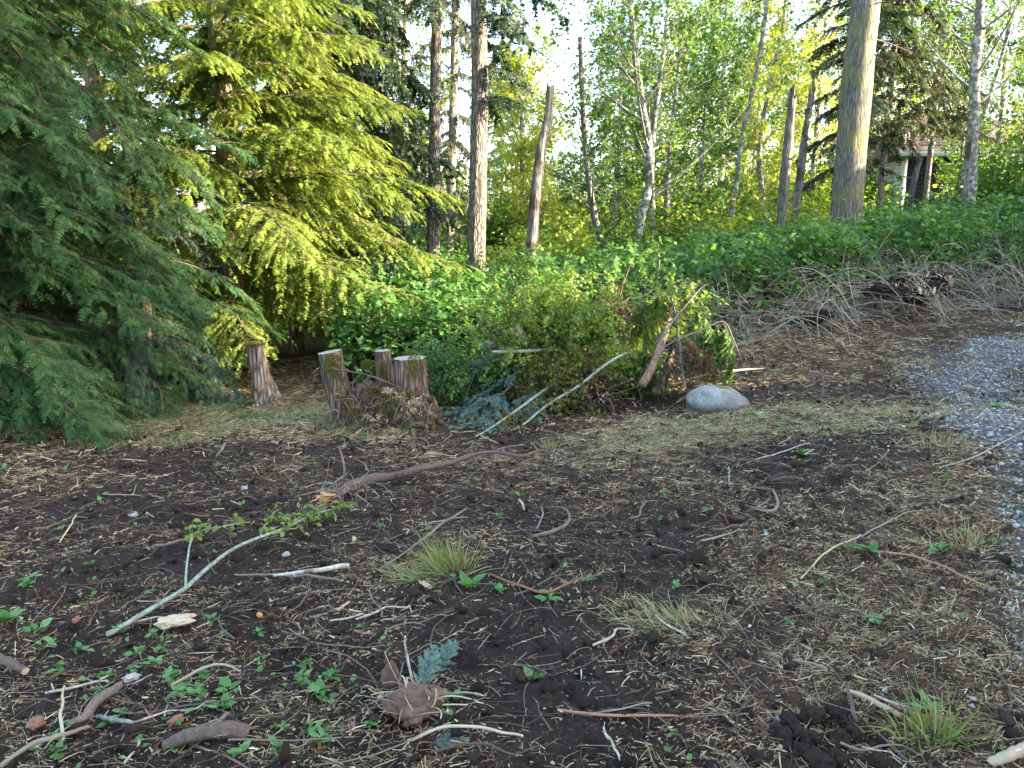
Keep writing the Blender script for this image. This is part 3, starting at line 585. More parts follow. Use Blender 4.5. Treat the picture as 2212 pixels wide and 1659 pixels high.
def trunk_mesh(name, pts, rad, mat, n=60, sides=20, seed=0, rough=.10, furrow=.10, jag=0., cap=True, capmat=None, mats=None, loc=(0, 0, 0)):
    b = Buf(); limb(b, [rel(p, loc) for p in pts], rad, sides, n, 0, cap, capmat, rough, seed, jag, 0.0, furrow); return b.mesh(name, mats or [M[mat]], True)
def place_boughs(root, meshes, rng, axis, zlo, zhi, n, Lfun, pitch=(-.15, .25), az=None, name='bough', base_len=3.0):
    """axis: function z -> local (x,y) of trunk"""
    for i in range(n):
        h = zlo + (zhi - zlo) * (i + rng.rand()) / n; t = (h - zlo) / (zhi - zlo)
        a = (i * 2.399 + rng.randn() * .25) if az is None else az[0] + (az[1] - az[0]) * rng.rand()
        s = Lfun(h) * (.62 + .5 * rng.rand()) / base_len; x0, y0 = axis(h)
        obj(name, meshes[rng.randint(len(meshes))], root, (x0, y0, h), (rng.randn() * .12, -(pitch[0] + (pitch[1] - pitch[0]) * rng.rand()), a), (s, s, s * (.9 + .2 * rng.rand())))

def conifer(name, label, cat, loc, H, rad, meshes, n, zlo, Lbase, Ltop, tmat, seed, pitch=(-.2, .2), group=None, zhi=None, base_len=3.0, az=None, bname='bough'):
    rng = RS(seed); root = thing(name, label, cat, loc, group)
    obj('trunk', trunk_mesh('trunk', [(0, 0, -.3), (0.04, 0, H * .4), (0, .05, H)], [rad, rad * .7, .03], tmat, 40, 14, seed), root)
    place_boughs(root, meshes, rng, lambda h: (0, 0), zlo, zhi or H, n, lambda h: Lbase + (Ltop - Lbase) * (h / H), pitch, az, bname, base_len)
    return root
def gz(x, y): return float(base_z(x, y)[0])
def at(u, y, dz=0):                    # ground position under photo column u at depth y
    x = (u - 1106) / FPX * y * 1.0
    for _ in range(3):
        z = gz(x, y); fwd = y * cp - (z - CAMZ) * sp; x = (u - 1106) / FPX * fwd
    return (x, y, z + dz)

# left: the big cedar in the shade, lit hemlock behind it, dark drooping trees further back
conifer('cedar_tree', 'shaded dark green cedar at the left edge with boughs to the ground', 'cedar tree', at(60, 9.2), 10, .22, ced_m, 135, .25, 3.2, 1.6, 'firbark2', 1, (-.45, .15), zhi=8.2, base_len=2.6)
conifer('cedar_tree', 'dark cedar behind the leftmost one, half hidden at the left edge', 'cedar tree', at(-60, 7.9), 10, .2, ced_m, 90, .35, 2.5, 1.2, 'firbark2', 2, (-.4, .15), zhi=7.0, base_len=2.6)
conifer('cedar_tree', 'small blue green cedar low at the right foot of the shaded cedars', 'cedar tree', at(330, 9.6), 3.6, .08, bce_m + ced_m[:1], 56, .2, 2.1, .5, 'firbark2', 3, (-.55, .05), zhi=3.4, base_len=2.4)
conifer('hemlock_tree', 'tall sunlit yellow green hemlock with long drooping boughs', 'hemlock tree', at(520, 12.3), 13, .2, hem_m, 105, .7, 3.6, 1.2, 'firbark2', 4, (-.22, .18), zhi=11)
_h = bpy.data.objects['hemlock_tree']
for _k, (_z, _s, _az, _p) in enumerate([(2.95, 1.22, -.05, -.10), (2.2, 1.25, .10, .0), (1.55, 1.2, -.25, .0), (4.1, 1.05, -.1, -.12), (3.6, 1.15, -.75, -.05), (2.6, 1.15, -1.0, .02), (1.9, 1.15, -.6, .05), (4.9, 1.0, -.5, -.1), (3.1, 1.1, -1.6, 0), (4.4, 1.0, -1.3, -.1), (5.3, .95, -.9, -.1), (1.3, 1.05, -1.2, .1)]):
    obj('bough', hem_m[_k % 4], _h, (0, 0, _z), (0, _p, _az), (_s, _s, _s))
conifer('hemlock_tree', 'second sunlit hemlock between the tall one and the dark trees', 'hemlock tree', at(640, 13.6), 11, .16, hem_m, 90, .6, 2.9, 1.0, 'firbark2', 5, (-.2, .2), zhi=10)
conifer('hemlock_tree', 'hemlock mostly hidden behind the shaded cedars at upper left', 'hemlock tree', at(260, 14.2), 13, .18, hem_m, 80, 1.0, 3.2, 1.2, 'firbark2', 6, (-.2, .2), zhi=11)
conifer('drooping_cedar', 'tall dark cedar with hanging foliage right of the sunlit hemlock', 'cedar tree', at(745, 19), 17, .3, drk_m, 120, .6, 3.2, 1.6, 'firbark', 7, (-.25, .1), zhi=13)
conifer('drooping_cedar', 'dark hanging cedar just left of the slim tan fir trunks', 'cedar tree', at(812, 23), 17, .25, drk_m, 70, 1.6, 2.2, 1.2, 'firbark', 8, (-.25, .1), zhi=14)
conifer('drooping_cedar', 'dark cedar far behind the shaded trees at upper left', 'cedar tree', at(60, 18), 15, .25, drk_m, 90, .6, 3.2, 1.6, 'firbark', 9, (-.25, .1), zhi=11)

# ------------------------------------------------------------------ broadleaf trees
def grow(rng, O, D, L, n, up, wander):
    s = np.linspace(0, 1, n); m = len(O)
    k = rng.randn(m, 3) * wander
    return O[:, None] + L[:, None, None] * (D[:, None] * s[None, :, None] + np.array([0, 0, 1.]) * (up[:, None] * s ** 2)[..., None] + k[:, None] * (s ** 2)[None, :, None])
def leafy(seed, path, rad, nprim=16, plen=2.2, start=.35, nsec=7, slen=.9, nter=4, tlen=.45, leaves=6, lsize=.07, elev=.5, mats=('alderbark', 'alder'), clump=0, name='crown', tpl=None, droop=0, end=1.0, jit=.06):
    """returns (branches mesh, leaf mesh) for a stem path in local coords"""
    rng = RS(seed); C = spline(path, 30); T = nrm(np.gradient(C, axis=0)); br = Buf(); lf = Buf()
    t = start + (end - start) * (np.arange(nprim) + rng.rand(nprim)) / nprim; i = (t * 29).astype(int)
    az = np.arange(nprim) * 2.4 + rng.randn(nprim) * .4; el = elev + rng.randn(nprim) * .2
    D = np.c_[np.cos(az) * np.cos(el), np.sin(az) * np.cos(el), np.sin(el)]
    L = plen * (1 - .55 * np.clip((t - start) / (1 - start + 1e-6), 0, 1)) * (.6 + .7 * rng.rand(nprim))
    p1 = grow(rng, C[i], D, L, 9, .25 + 0 * L, .12); r0 = rad * .32 * (1 - .5 * t)
    tubes(br, p1, r0[:, None] * np.linspace(1, .22, 9), 5)
    def child(p, L0, k, f, rmin, rmax):
        m, n, _ = p.shape; sel = np.repeat(np.arange(m), k); tt = rmin + (rmax - rmin) * rng.rand(len(sel)); j = np.clip((tt * (n - 1)).astype(int), 0, n - 2)
        O = p[sel, j] + (p[sel, j + 1] - p[sel, j]) * rng.rand(len(sel), 1); Tg = nrm(p[sel, j + 1] - p[sel, j])
        Dv = nrm(Tg * .7 + nrm(rng.randn(len(sel), 3)) * .85); return O, Dv, L0 * (.5 + .8 * rng.rand(len(sel))) * (1.15 - .6 * tt)
    O, Dv, L2 = child(p1, slen, nsec, 0, .2, 1); p2 = grow(rng, O, Dv, L2, 6, .12 - droop + 0 * L2, .15); tubes(br, p2, (rad * .07 + .002) * np.linspace(1, .35, 6)[None], 3)
    O, Dv, L3 = child(p2, tlen, nter, 0, .25, 1); p3 = grow(rng, O, Dv, L3, 4, .05 - droop + 0 * L3, .2); tubes(br, p3, np.full((1, 4), .0035), 3)
    m = len(p3); sel = np.repeat(np.arange(m), leaves); tt = rng.rand(len(sel)) * 2.999; j = tt.astype(int); f = (tt - j)[:, None]
    Q = p3[sel, j] * (1 - f) + p3[sel, j + 1] * f + rng.randn(len(sel), 3) * jit; Dl = nrm(rng.randn(len(sel), 3) * [1, 1, .6] - [0, 0, .3]); a, b, c = frames(Dl, roll=rng.randn(len(sel)) * .8)
    S = lsize * (.6 + .7 * rng.rand(len(sel))); tv, tf = tpl or (KITE, KITE_F)
    stamp(lf, tv, tf, Q, a, b, c, S, S * .85, S, 0, rng.rand(len(sel)))
    return br.mesh('branches', M[mats[0]], True), lf.mesh(name, M[mats[1]], False)
def pxpath(L, y, lean=0): return [P(u, v, y + lean * k) for k, (u, v) in enumerate(L)]
def broadleaf(name, label, cat, pts, rad, seed, bark='alderbark', leaf='alder', group=None, tn=60, **kw):
    loc = np.array(pts[0]); root = thing(name, label, cat, loc, group)
    obj('trunk', trunk_mesh('trunk', pts, rad, bark, tn, 14, seed, .12, .03, loc=loc), root)
    br, lf = leafy(seed + 50, [rel(p, loc) for p in pts], rad[0], mats=(bark, leaf), **kw)
    obj('branches', br, root); obj('crown', lf, root); return root
def ext(px, y, zb=None):               # trunk path from photo pixels, foot pushed below the undergrowth to the ground
    pts = [P(u, v, y) for u, v in px]; g = gz(pts[0][0], y) - .2
    if pts[0][2] > g + .1: pts = [np.array([pts[0][0] - (pts[1][0] - pts[0][0]) * .1, y, g])] + pts
    return pts
W = lambda px, y: px / FPX * y * .5      # pixel width -> radius
broadleaf('alder_tree', 'lichen spotted alder leaning left low down and right higher up, near the photo centre', 'alder tree', ext([(1372, 560), (1385, 470), (1404, 390), (1400, 300), (1384, 210), (1366, 60), (1358, -120), (1350, -320)], 17.5), [W(20, 17.5), W(17, 17.5), W(12, 17.5), .04], 21, nprim=20, plen=2.4, start=.3, nsec=8, leaves=7, lsize=.085)
broadleaf('alder_tree', 'slim pale alder that forks upward right of the lichen spotted one', 'alder tree', ext([(1412, 540), (1408, 400), (1410, 290), (1422, 200), (1436, 90), (1446, -20), (1470, -250)], 18.5), [W(13, 18.5), W(12, 18.5), W(9, 18.5), .03], 22, nprim=18, plen=2.2, start=.3, nsec=8, leaves=7, lsize=.085)
broadleaf('alder_tree', 'grey alder at the far right with a white blotched trunk', 'alder tree', ext([(2096, 412), (2098, 330), (2104, 250), (2107, 150), (2116, 30), (2124, -150), (2120, -350)], 17), [W(26, 17), W(22, 17), W(16, 17), .05], 23, nprim=18, plen=2.4, start=.42, nsec=8, leaves=6, lsize=.08)
broadleaf('alder_tree', 'dark slender alder curving in to its foot right of the leaning snag', 'alder tree', ext([(1308, 562), (1285, 470), (1270, 380), (1262, 290), (1256, 180), (1253, 80)], 18), [W(18, 18), W(15, 18), W(11, 18), W(9, 18)], 24, 'darksnag', nprim=9, plen=1.4, start=.3, nsec=6, leaves=6, lsize=.085, end=.75)
broadleaf('alder_tree', 'leaning pale alder behind the two dead snags', 'alder tree', ext([(1582, 450), (1590, 400), (1602, 300), (1625, 200), (1650, 60), (1665, -100), (1680, -300)], 22), [W(12, 22), W(10, 22), W(8, 22), .04], 25, nprim=18, plen=2.5, start=.35, nsec=7, leaves=6, lsize=.09)
broadleaf('alder_tree', 'thin alder with sparse leaves at the top right corner', 'alder tree', ext([(2070, 400), (2125, 250), (2170, 100), (2215, -60), (2260, -200)], 21), [W(12, 21), W(9, 21), W(7, 21), .03], 26, nprim=16, plen=2.2, start=.35, nsec=7, leaves=5, lsize=.08)
broadleaf('maple_tree', 'glowing yellow green maple between the thick fir trunk and the leaning snag', 'maple tree', ext([(1130, 560), (1128, 400), (1126, 300), (1128, 200), (1130, 150)], 31), [.16, .12, .07, .04], 27, 'alderbark', 'maple', nprim=44, plen=2.6, start=.12, nsec=9, slen=.9, leaves=8, lsize=.13, elev=.75)
broadleaf('maple_tree', 'yellow green maple glowing behind the two broken snags', 'maple tree', ext([(1650, 470), (1640, 330), (1660, 200), (1690, 60), (1700, -60)], 27), [.12, .10, .06, .03], 28, 'alderbark', 'maple', nprim=24, plen=2.4, start=.15, nsec=7, leaves=7, lsize=.11, elev=.8)
broadleaf('maple_tree', 'thin yellow leaved maple between the drooping cedars and the tan fir', 'maple tree', ext([(875, 590), (870, 420), (868, 250), (872, 100), (880, -80), (880, -250)], 24), [W(11, 24), W(9, 24), W(7, 24), .03], 29, 'firbark2', 'maple', nprim=18, plen=1.6, start=.4, nsec=6, leaves=6, lsize=.10)
broadleaf('maple_tree', 'low yellow green maple beyond the navy house corner', 'maple tree', ext([(1872, 440), (1874, 360), (1880, 240)], 41), [.10, .08, .03], 30, 'alderbark', 'maple', nprim=20, plen=1.8, start=.15, nsec=7, leaves=7, lsize=.11, elev=.6)

# far wood: a few trees built once and copied
def tree_proto(seed, H, bark, leaf, **kw):
    pts = [(0, 0, -.5), (.15, .05, H * .35), (-.1, .1, H * .7), (.1, 0, H)]; r = [H * .011, H * .009, H * .006, .02]
    tm = trunk_mesh('trunk', pts, r, bark, 24, 8, seed, .1, 0); br, lf = leafy(seed, pts, r[0], mats=(bark, leaf), **kw); return tm, br, lf
protos = {
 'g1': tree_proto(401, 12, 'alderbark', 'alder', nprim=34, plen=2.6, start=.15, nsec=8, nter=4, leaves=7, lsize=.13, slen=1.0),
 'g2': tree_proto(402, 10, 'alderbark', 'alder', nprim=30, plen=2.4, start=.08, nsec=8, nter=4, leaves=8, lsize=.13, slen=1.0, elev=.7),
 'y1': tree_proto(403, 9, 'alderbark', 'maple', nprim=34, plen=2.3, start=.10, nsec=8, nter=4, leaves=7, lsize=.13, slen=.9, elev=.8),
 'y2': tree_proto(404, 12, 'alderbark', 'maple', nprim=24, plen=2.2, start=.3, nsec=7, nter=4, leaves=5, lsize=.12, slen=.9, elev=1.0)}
def far_tree(k, loc, s, rz, label, group):
    r = thing('maple_tree' if k[0] == 'y' else 'alder_tree', label, 'tree', loc, group, (0, 0, rz), s); tm, br, lf = protos[k]
    obj('trunk', tm, r); obj('branches', br, r); obj('crown', lf, r); return r
LM = [(780, 'the drooping cedars'), (934, 'the slim tan fir'), (1028, 'the thick fir'), (1165, 'the leaning grey snag'), (1262, 'the dark slender alder'), (1385, 'the lichen spotted alder'), (1500, 'the forked alder'), (1610, 'the leaning pale alder'), (1700, 'the splintered dark snag'), (1850, 'the massive fir'), (1960, 'the house corner'), (2105, 'the far right alder'), (250, 'the shaded cedars'), (520, 'the tall hemlock')]
SEEN = {}
def where(head, u):
    k = min(LM, key=lambda q: abs(q[0] - u)); d = u - k[0]; side = 'just left of' if d < -18 else 'just right of' if d > 18 else 'behind'
    s = head + ' ' + side + ' ' + k[1]; n = SEEN[s] = SEEN.get(s, 0) + 1
    return s + ['', ', the next one over', ', third one', ', fourth one', ', fifth one', ', sixth one'][min(n - 1, 5)]
rng = RS(77)
GL = {'g1': 'green leaved tree in the far wood behind the alders', 'g2': 'green leaved tree in the far wood behind the alders', 'y1': 'yellow green sunlit tree in the far wood', 'y2': 'yellow green sunlit tree in the far wood'}
GG = {'g': 'green trees of the far wood', 'y': 'yellow green trees of the far wood'}
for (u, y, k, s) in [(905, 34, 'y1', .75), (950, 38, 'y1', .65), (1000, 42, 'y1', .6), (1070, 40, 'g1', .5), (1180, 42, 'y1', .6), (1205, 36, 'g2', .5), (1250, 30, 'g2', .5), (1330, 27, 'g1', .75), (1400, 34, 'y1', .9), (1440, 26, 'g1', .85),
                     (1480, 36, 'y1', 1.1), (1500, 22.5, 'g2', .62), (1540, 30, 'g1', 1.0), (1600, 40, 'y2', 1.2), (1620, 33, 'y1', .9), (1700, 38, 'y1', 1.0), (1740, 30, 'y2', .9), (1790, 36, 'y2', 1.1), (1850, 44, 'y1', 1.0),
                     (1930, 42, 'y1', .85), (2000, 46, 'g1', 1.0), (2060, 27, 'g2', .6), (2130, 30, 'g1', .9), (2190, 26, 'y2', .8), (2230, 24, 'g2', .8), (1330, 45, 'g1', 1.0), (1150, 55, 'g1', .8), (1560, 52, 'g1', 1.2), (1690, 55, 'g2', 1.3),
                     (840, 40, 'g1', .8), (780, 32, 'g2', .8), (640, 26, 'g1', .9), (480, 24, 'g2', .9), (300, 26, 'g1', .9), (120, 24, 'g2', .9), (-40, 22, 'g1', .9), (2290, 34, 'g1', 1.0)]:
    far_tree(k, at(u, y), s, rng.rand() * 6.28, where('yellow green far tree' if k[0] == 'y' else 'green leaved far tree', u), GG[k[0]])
# understorey shrubs behind the brambles
def shrub_mesh(seed, R, n, leaf, lsize):
    rng = RS(seed); bf = Buf(); m = 26; az = rng.rand(m) * 6.28; el = .5 + rng.rand(m); D = np.c_[np.cos(az) * np.cos(el), np.sin(az) * np.cos(el), np.sin(el)]
    p = grow(rng, np.zeros((m, 3)), D, R * (.7 + .6 * rng.rand(m)), 7, -.1 + 0 * az, .15); tubes(bf, p, .008 * np.linspace(1, .3, 7)[None], 4)
    sel = rng.randint(m, size=n); tt = 1 + rng.rand(n) * 4.99; j = tt.astype(int); f = (tt - j)[:, None]
    Q = p[sel, j] * (1 - f) + p[sel, j + 1] * f + rng.randn(n, 3) * R * .13; Dl = rng.randn(n, 3) * [1, 1, .5]; a, b, c = frames(Dl, roll=rng.randn(n) * .7); S = lsize * (.6 + .7 * rng.rand(n))
    lb = Buf(); stamp(lb, LEAF if lsize < .07 else KITE, LEAF_F if lsize < .07 else KITE_F, Q, a, b, c, S, S * .8, S, 0, rng.rand(n)); return bf.mesh('stems', M['twig']), lb.mesh('foliage', M[leaf])
SH = {'g': shrub_mesh(501, 1.2, 4200, 'alder', .075), 'y': shrub_mesh(502, 1.2, 3800, 'maple', .085), 'b': shrub_mesh(503, 1.1, 4600, 'bramble', .075), 'd': shrub_mesh(504, 1.1, 5200, 'darkfir', .07)}
def shrub(k, loc, s, label, group=None, sz=None, seed=0):
    r = thing('shrub', label, 'shrub', loc, group, (0, 0, RS(seed).rand() * 6.28), (s, s, sz or s)); obj('stems', SH[k][0], r); obj('foliage', SH[k][1], r)
rng = RS(78)
for i in range(64):
    u = 850 + 1420 * (i + rng.rand()) / 64; y = 17.5 + rng.rand() * 11
    if 1820 < u < 2120: continue
    k = 'y' if rng.rand() < .42 else 'g'
    shrub(k, at(u, y), .9 + .8 * rng.rand(), where('yellow green bush behind the brambles' if k == 'y' else 'green bush behind the brambles', u), 'yellow bushes behind the brambles' if k == 'y' else 'green bushes behind the brambles', seed=i)
for i in range(90):
    u = 830 + 1460 * (i + rng.rand()) / 90; y = 29 + rng.rand() * 24; k = 'y' if rng.rand() < .6 else 'g'
    if 1860 < u < 2120 and y < 42: continue
    shrub(k, at(u, y), 2.0 + 1.2 * rng.rand(), where('yellow green thicket far back' if k == 'y' else 'green thicket far back', u), 'yellow thickets far back in the wood' if k == 'y' else 'green thickets far back in the wood', seed=200 + i)
for i in range(16):
    u = -80 + 900 * (i + rng.rand()) / 16; y = 14.5 + rng.rand() * 6; shrub('g' if i % 3 else 'y', at(u, y), .9 + .5 * rng.rand(), where('green bush in the gloom', u), 'bushes under the left conifers', seed=100 + i)
shrub('d', at(842, 15.5), 1.0, 'dense dark evergreen holly bush at the foot of the drooping cedars', sz=1.5, seed=5)
shrub('y', at(1652, 19.0), .85, 'bright sunlit yellow bush left of the broken snags', seed=6)
for i, (u, y, s) in enumerate([(2092, 24, 1.0), (2100, 20.5, .9), (2140, 20, 1.4), (2200, 19.5, 1.6), (2240, 18, 1.4)]):
    shrub('g', at(u, y), s, 'tall olive hedge shrub by the house at the far right', 'hedge shrubs by the house', s * 1.35, seed=30 + i)
for i, (u, y, s) in enumerate([(1090, 18.5, .8), (1240, 17, 1.0), (1190, 19, .9)]):
    shrub('d', at(u, y), s, 'dark evergreen bush at the foot of the leaning snag', 'dark bushes by the leaning snag', seed=40 + i)

# ------------------------------------------------------------------ firs and snags
def bare_fir(label, px, y, wpx, mat, seed, stubs=26, slen=.5, stub_from=.25, top_boughs=0, meshes=None, bz=(3, 9), blen=2.2, name='fir_tree', furrow=.12, az=None):
    pts = ext(px, y); loc = np.array(pts[0]); root = thing(name, label, 'fir tree', loc)
    loc_pts = [rel(p, loc) for p in pts]; rad = [W(a, y) for a in wpx]
    obj('trunk', trunk_mesh('trunk', pts, rad, mat, 150, 36, seed, .08, furrow, loc=loc), root)
    rng = RS(seed); C = spline(loc_pts, 60); bf = Buf(); t = stub_from + (1 - stub_from) * rng.rand(stubs); i = (t * 59).astype(int); az_ = rng.rand(stubs) * 6.28
    D = np.c_[np.cos(az_), np.sin(az_), rng.randn(stubs) * .25]; L = slen * (.3 + 1.4 * rng.rand(stubs) ** 2); p = grow(rng, C[i], D, L + rad[0], 7, -.15 + rng.randn(stubs) * .2, .15)
    tubes(bf, p, (.006 + .012 * rng.rand(stubs))[:, None] * np.linspace(1.2, .3, 7), 5)
    k = 3; sel = np.repeat(np.arange(stubs), k); O = p[sel, rng.randint(2, 6, len(sel))]; q = grow(rng, O, nrm(D[sel] + rng.randn(len(sel), 3) * .7), L[sel] * .4, 4, 0 * L[sel], .2); tubes(bf, q, np.full((1, 4), .004), 3)
    obj('dead_branches', bf.mesh('dead_branches', M['twig']), root, kind='stuff')
    if top_boughs:
        zz = C[:, 2]; place_boughs(root, meshes, rng, lambda h: (np.interp(h, zz, C[:, 0]), np.interp(h, zz, C[:, 1])), bz[0], bz[1], top_boughs, lambda h: blen, (-.5, 0), az, 'bough', 2.6)
    return root
bare_fir('slim tan fir trunk, leftmost of the three tall firs', [(934, 600), (938, 400), (940, 200), (944, 0), (946, -300)], 20, [30, 26, 20, 15], 'firbark', 31, 46, .7, .25, 12, fir_m, (7.5, 12), 2.0)
bare_fir('thin darker fir trunk between the slim tan fir and the thick fir', [(968, 600), (975, 400), (980, 200), (984, 0), (988, -250)], 26, [21, 19, 16, 11], 'firbark', 32, 56, 1.0, .2, 30, gfr_m, (2.2, 11), 1.7)
bare_fir('thick straight fir trunk left of the photo centre', [(1028, 620), (1032, 400), (1036, 200), (1034, 0), (1032, -300)], 15.5, [42, 38, 33, 24], 'firbark', 33, 16, .35, .5, 10, fir_m, (4.6, 8), 2.0, az=(-1.2, 1.4))
bare_fir('massive moss streaked fir trunk leaning right, by the house', [(1827, 470), (1838, 330), (1850, 200), (1862, 80), (1878, -60), (1900, -300)], 15.5, [66, 62, 56, 46], 'mossbark', 34, 8, .4, .6, 0, furrow=.05)
def bough_fan(name, label, loc, zs, meshes, n, L, az, seed, cat='fir tree', rad=.10, H=9, pitch=(-.35, .1)):
    rng = RS(seed); root = thing(name, label, cat, loc)
    obj('trunk', trunk_mesh('trunk', [(0, 0, -.3), (0, .05, H * .5), (0, 0, H)], [rad, rad * .8, .03], 'firbark', 30, 12, seed), root)
    place_boughs(root, meshes, rng, lambda h: (0, 0), zs[0], zs[1], n, lambda h: L, pitch, az, 'bough', 2.6)
bough_fan('fir_tree', 'dark needled fir half hidden behind the massive trunk', at(1822, 18.5), (2.5, 9), fir_m + gfr_m[:1], 60, 1.45, None, 35)
bough_fan('fir_tree', 'grey green fir with sunlit fronds right of the massive trunk', at(1890, 21), (3.4, 10), gfr_m, 66, 1.9, None, 36)
bough_fan('fir_tree', 'grey green fir at the top between the massive trunk and the far right alder', at(1990, 26), (3.5, 12), gfr_m, 46, 2.2, None, 37)
bough_fan('fir_tree', 'far fir with a pointed top seen beside the thick trunk against the sky', at(1085, 52), (4, 15.5), fir_m, 60, 2.4, None, 38, H=17)
bough_fan('fir_tree', 'distant dark fir rising behind the right alders', at(1330, 48), (2, 13), fir_m, 56, 2.6, None, 39, H=14)
bough_fan('fir_tree', 'distant dark fir left of the pointed one', at(905, 46), (2, 13), fir_m, 56, 2.4, None, 40, H=14)
def snag(label, px, y, wpx, mat, seed, jag=.35, hollow=False):
    pts = ext(px, y); loc = np.array(pts[0]); root = thing('dead_snag', label, 'dead tree', loc); rad = [W(a, y) for a in wpx]
    obj('trunk', trunk_mesh('trunk', pts, rad, mat, 90, 26, seed, .16, .20, jag, loc=loc), root)
    bf = Buf(); rng = RS(seed + 1); n = 5; top = np.array(pts[-1]) - loc; a = rng.rand(n) * 6.28; r = rad[-1] * .7
    for k in range(n):
        b = top + [math.cos(a[k]) * r, math.sin(a[k]) * r, -.1]; limb(bf, [b, b + [0, 0, jag * (.5 + rng.rand())], b + [rng.randn() * .02, rng.randn() * .02, jag * (1 + rng.rand())]], [.03, .02, .004], 5, 6, seed=k)
    obj('splinter', bf.mesh('splinter', M[mat]), root)
    bf = Buf(); C = spline([rel(p, loc) for p in pts], 30)
    for k in range(5):
        bf = Buf(); i = rng.randint(8, 28); d = nrm(np.array([rng.randn(), rng.randn(), .3])); limb(bf, [C[i], C[i] + d * (rad[0] + .04), C[i] + d * (rad[0] + .12)], [.03, .022, .012], 6, 6, seed=k); obj('branch_stub', bf.mesh('branch_stub', M[mat]), root)
snag('tall weathered grey snag leaning right with a broken notched top', [(1146, 582), (1152, 500), (1160, 400), (1172, 310), (1184, 260), (1189, 190)], 16.5, [30, 27, 26, 22, 17], 'snag', 41, .12)
snag('dark snag with a splintered top left of the massive fir', [(1688, 490), (1694, 400), (1703, 300), (1711, 215)], 17, [26, 23, 21, 17], 'darksnag', 42, .3)
snag('grey split snag close behind the splintered dark one', [(1716, 480), (1727, 390), (1738, 300), (1752, 215)], 18.5, [20, 18, 17, 12], 'snag', 43, .4)
snag('broken grey pole beside the navy house corner', [(1968, 430), (1976, 385), (1986, 345)], 20, [15, 13, 11], 'snag', 44, .08)
snag('short split grey snag at the foot of the far right alder', [(2086, 412), (2090, 360), (2093, 322)], 16.6, [13, 12, 9], 'snag', 45, .25)

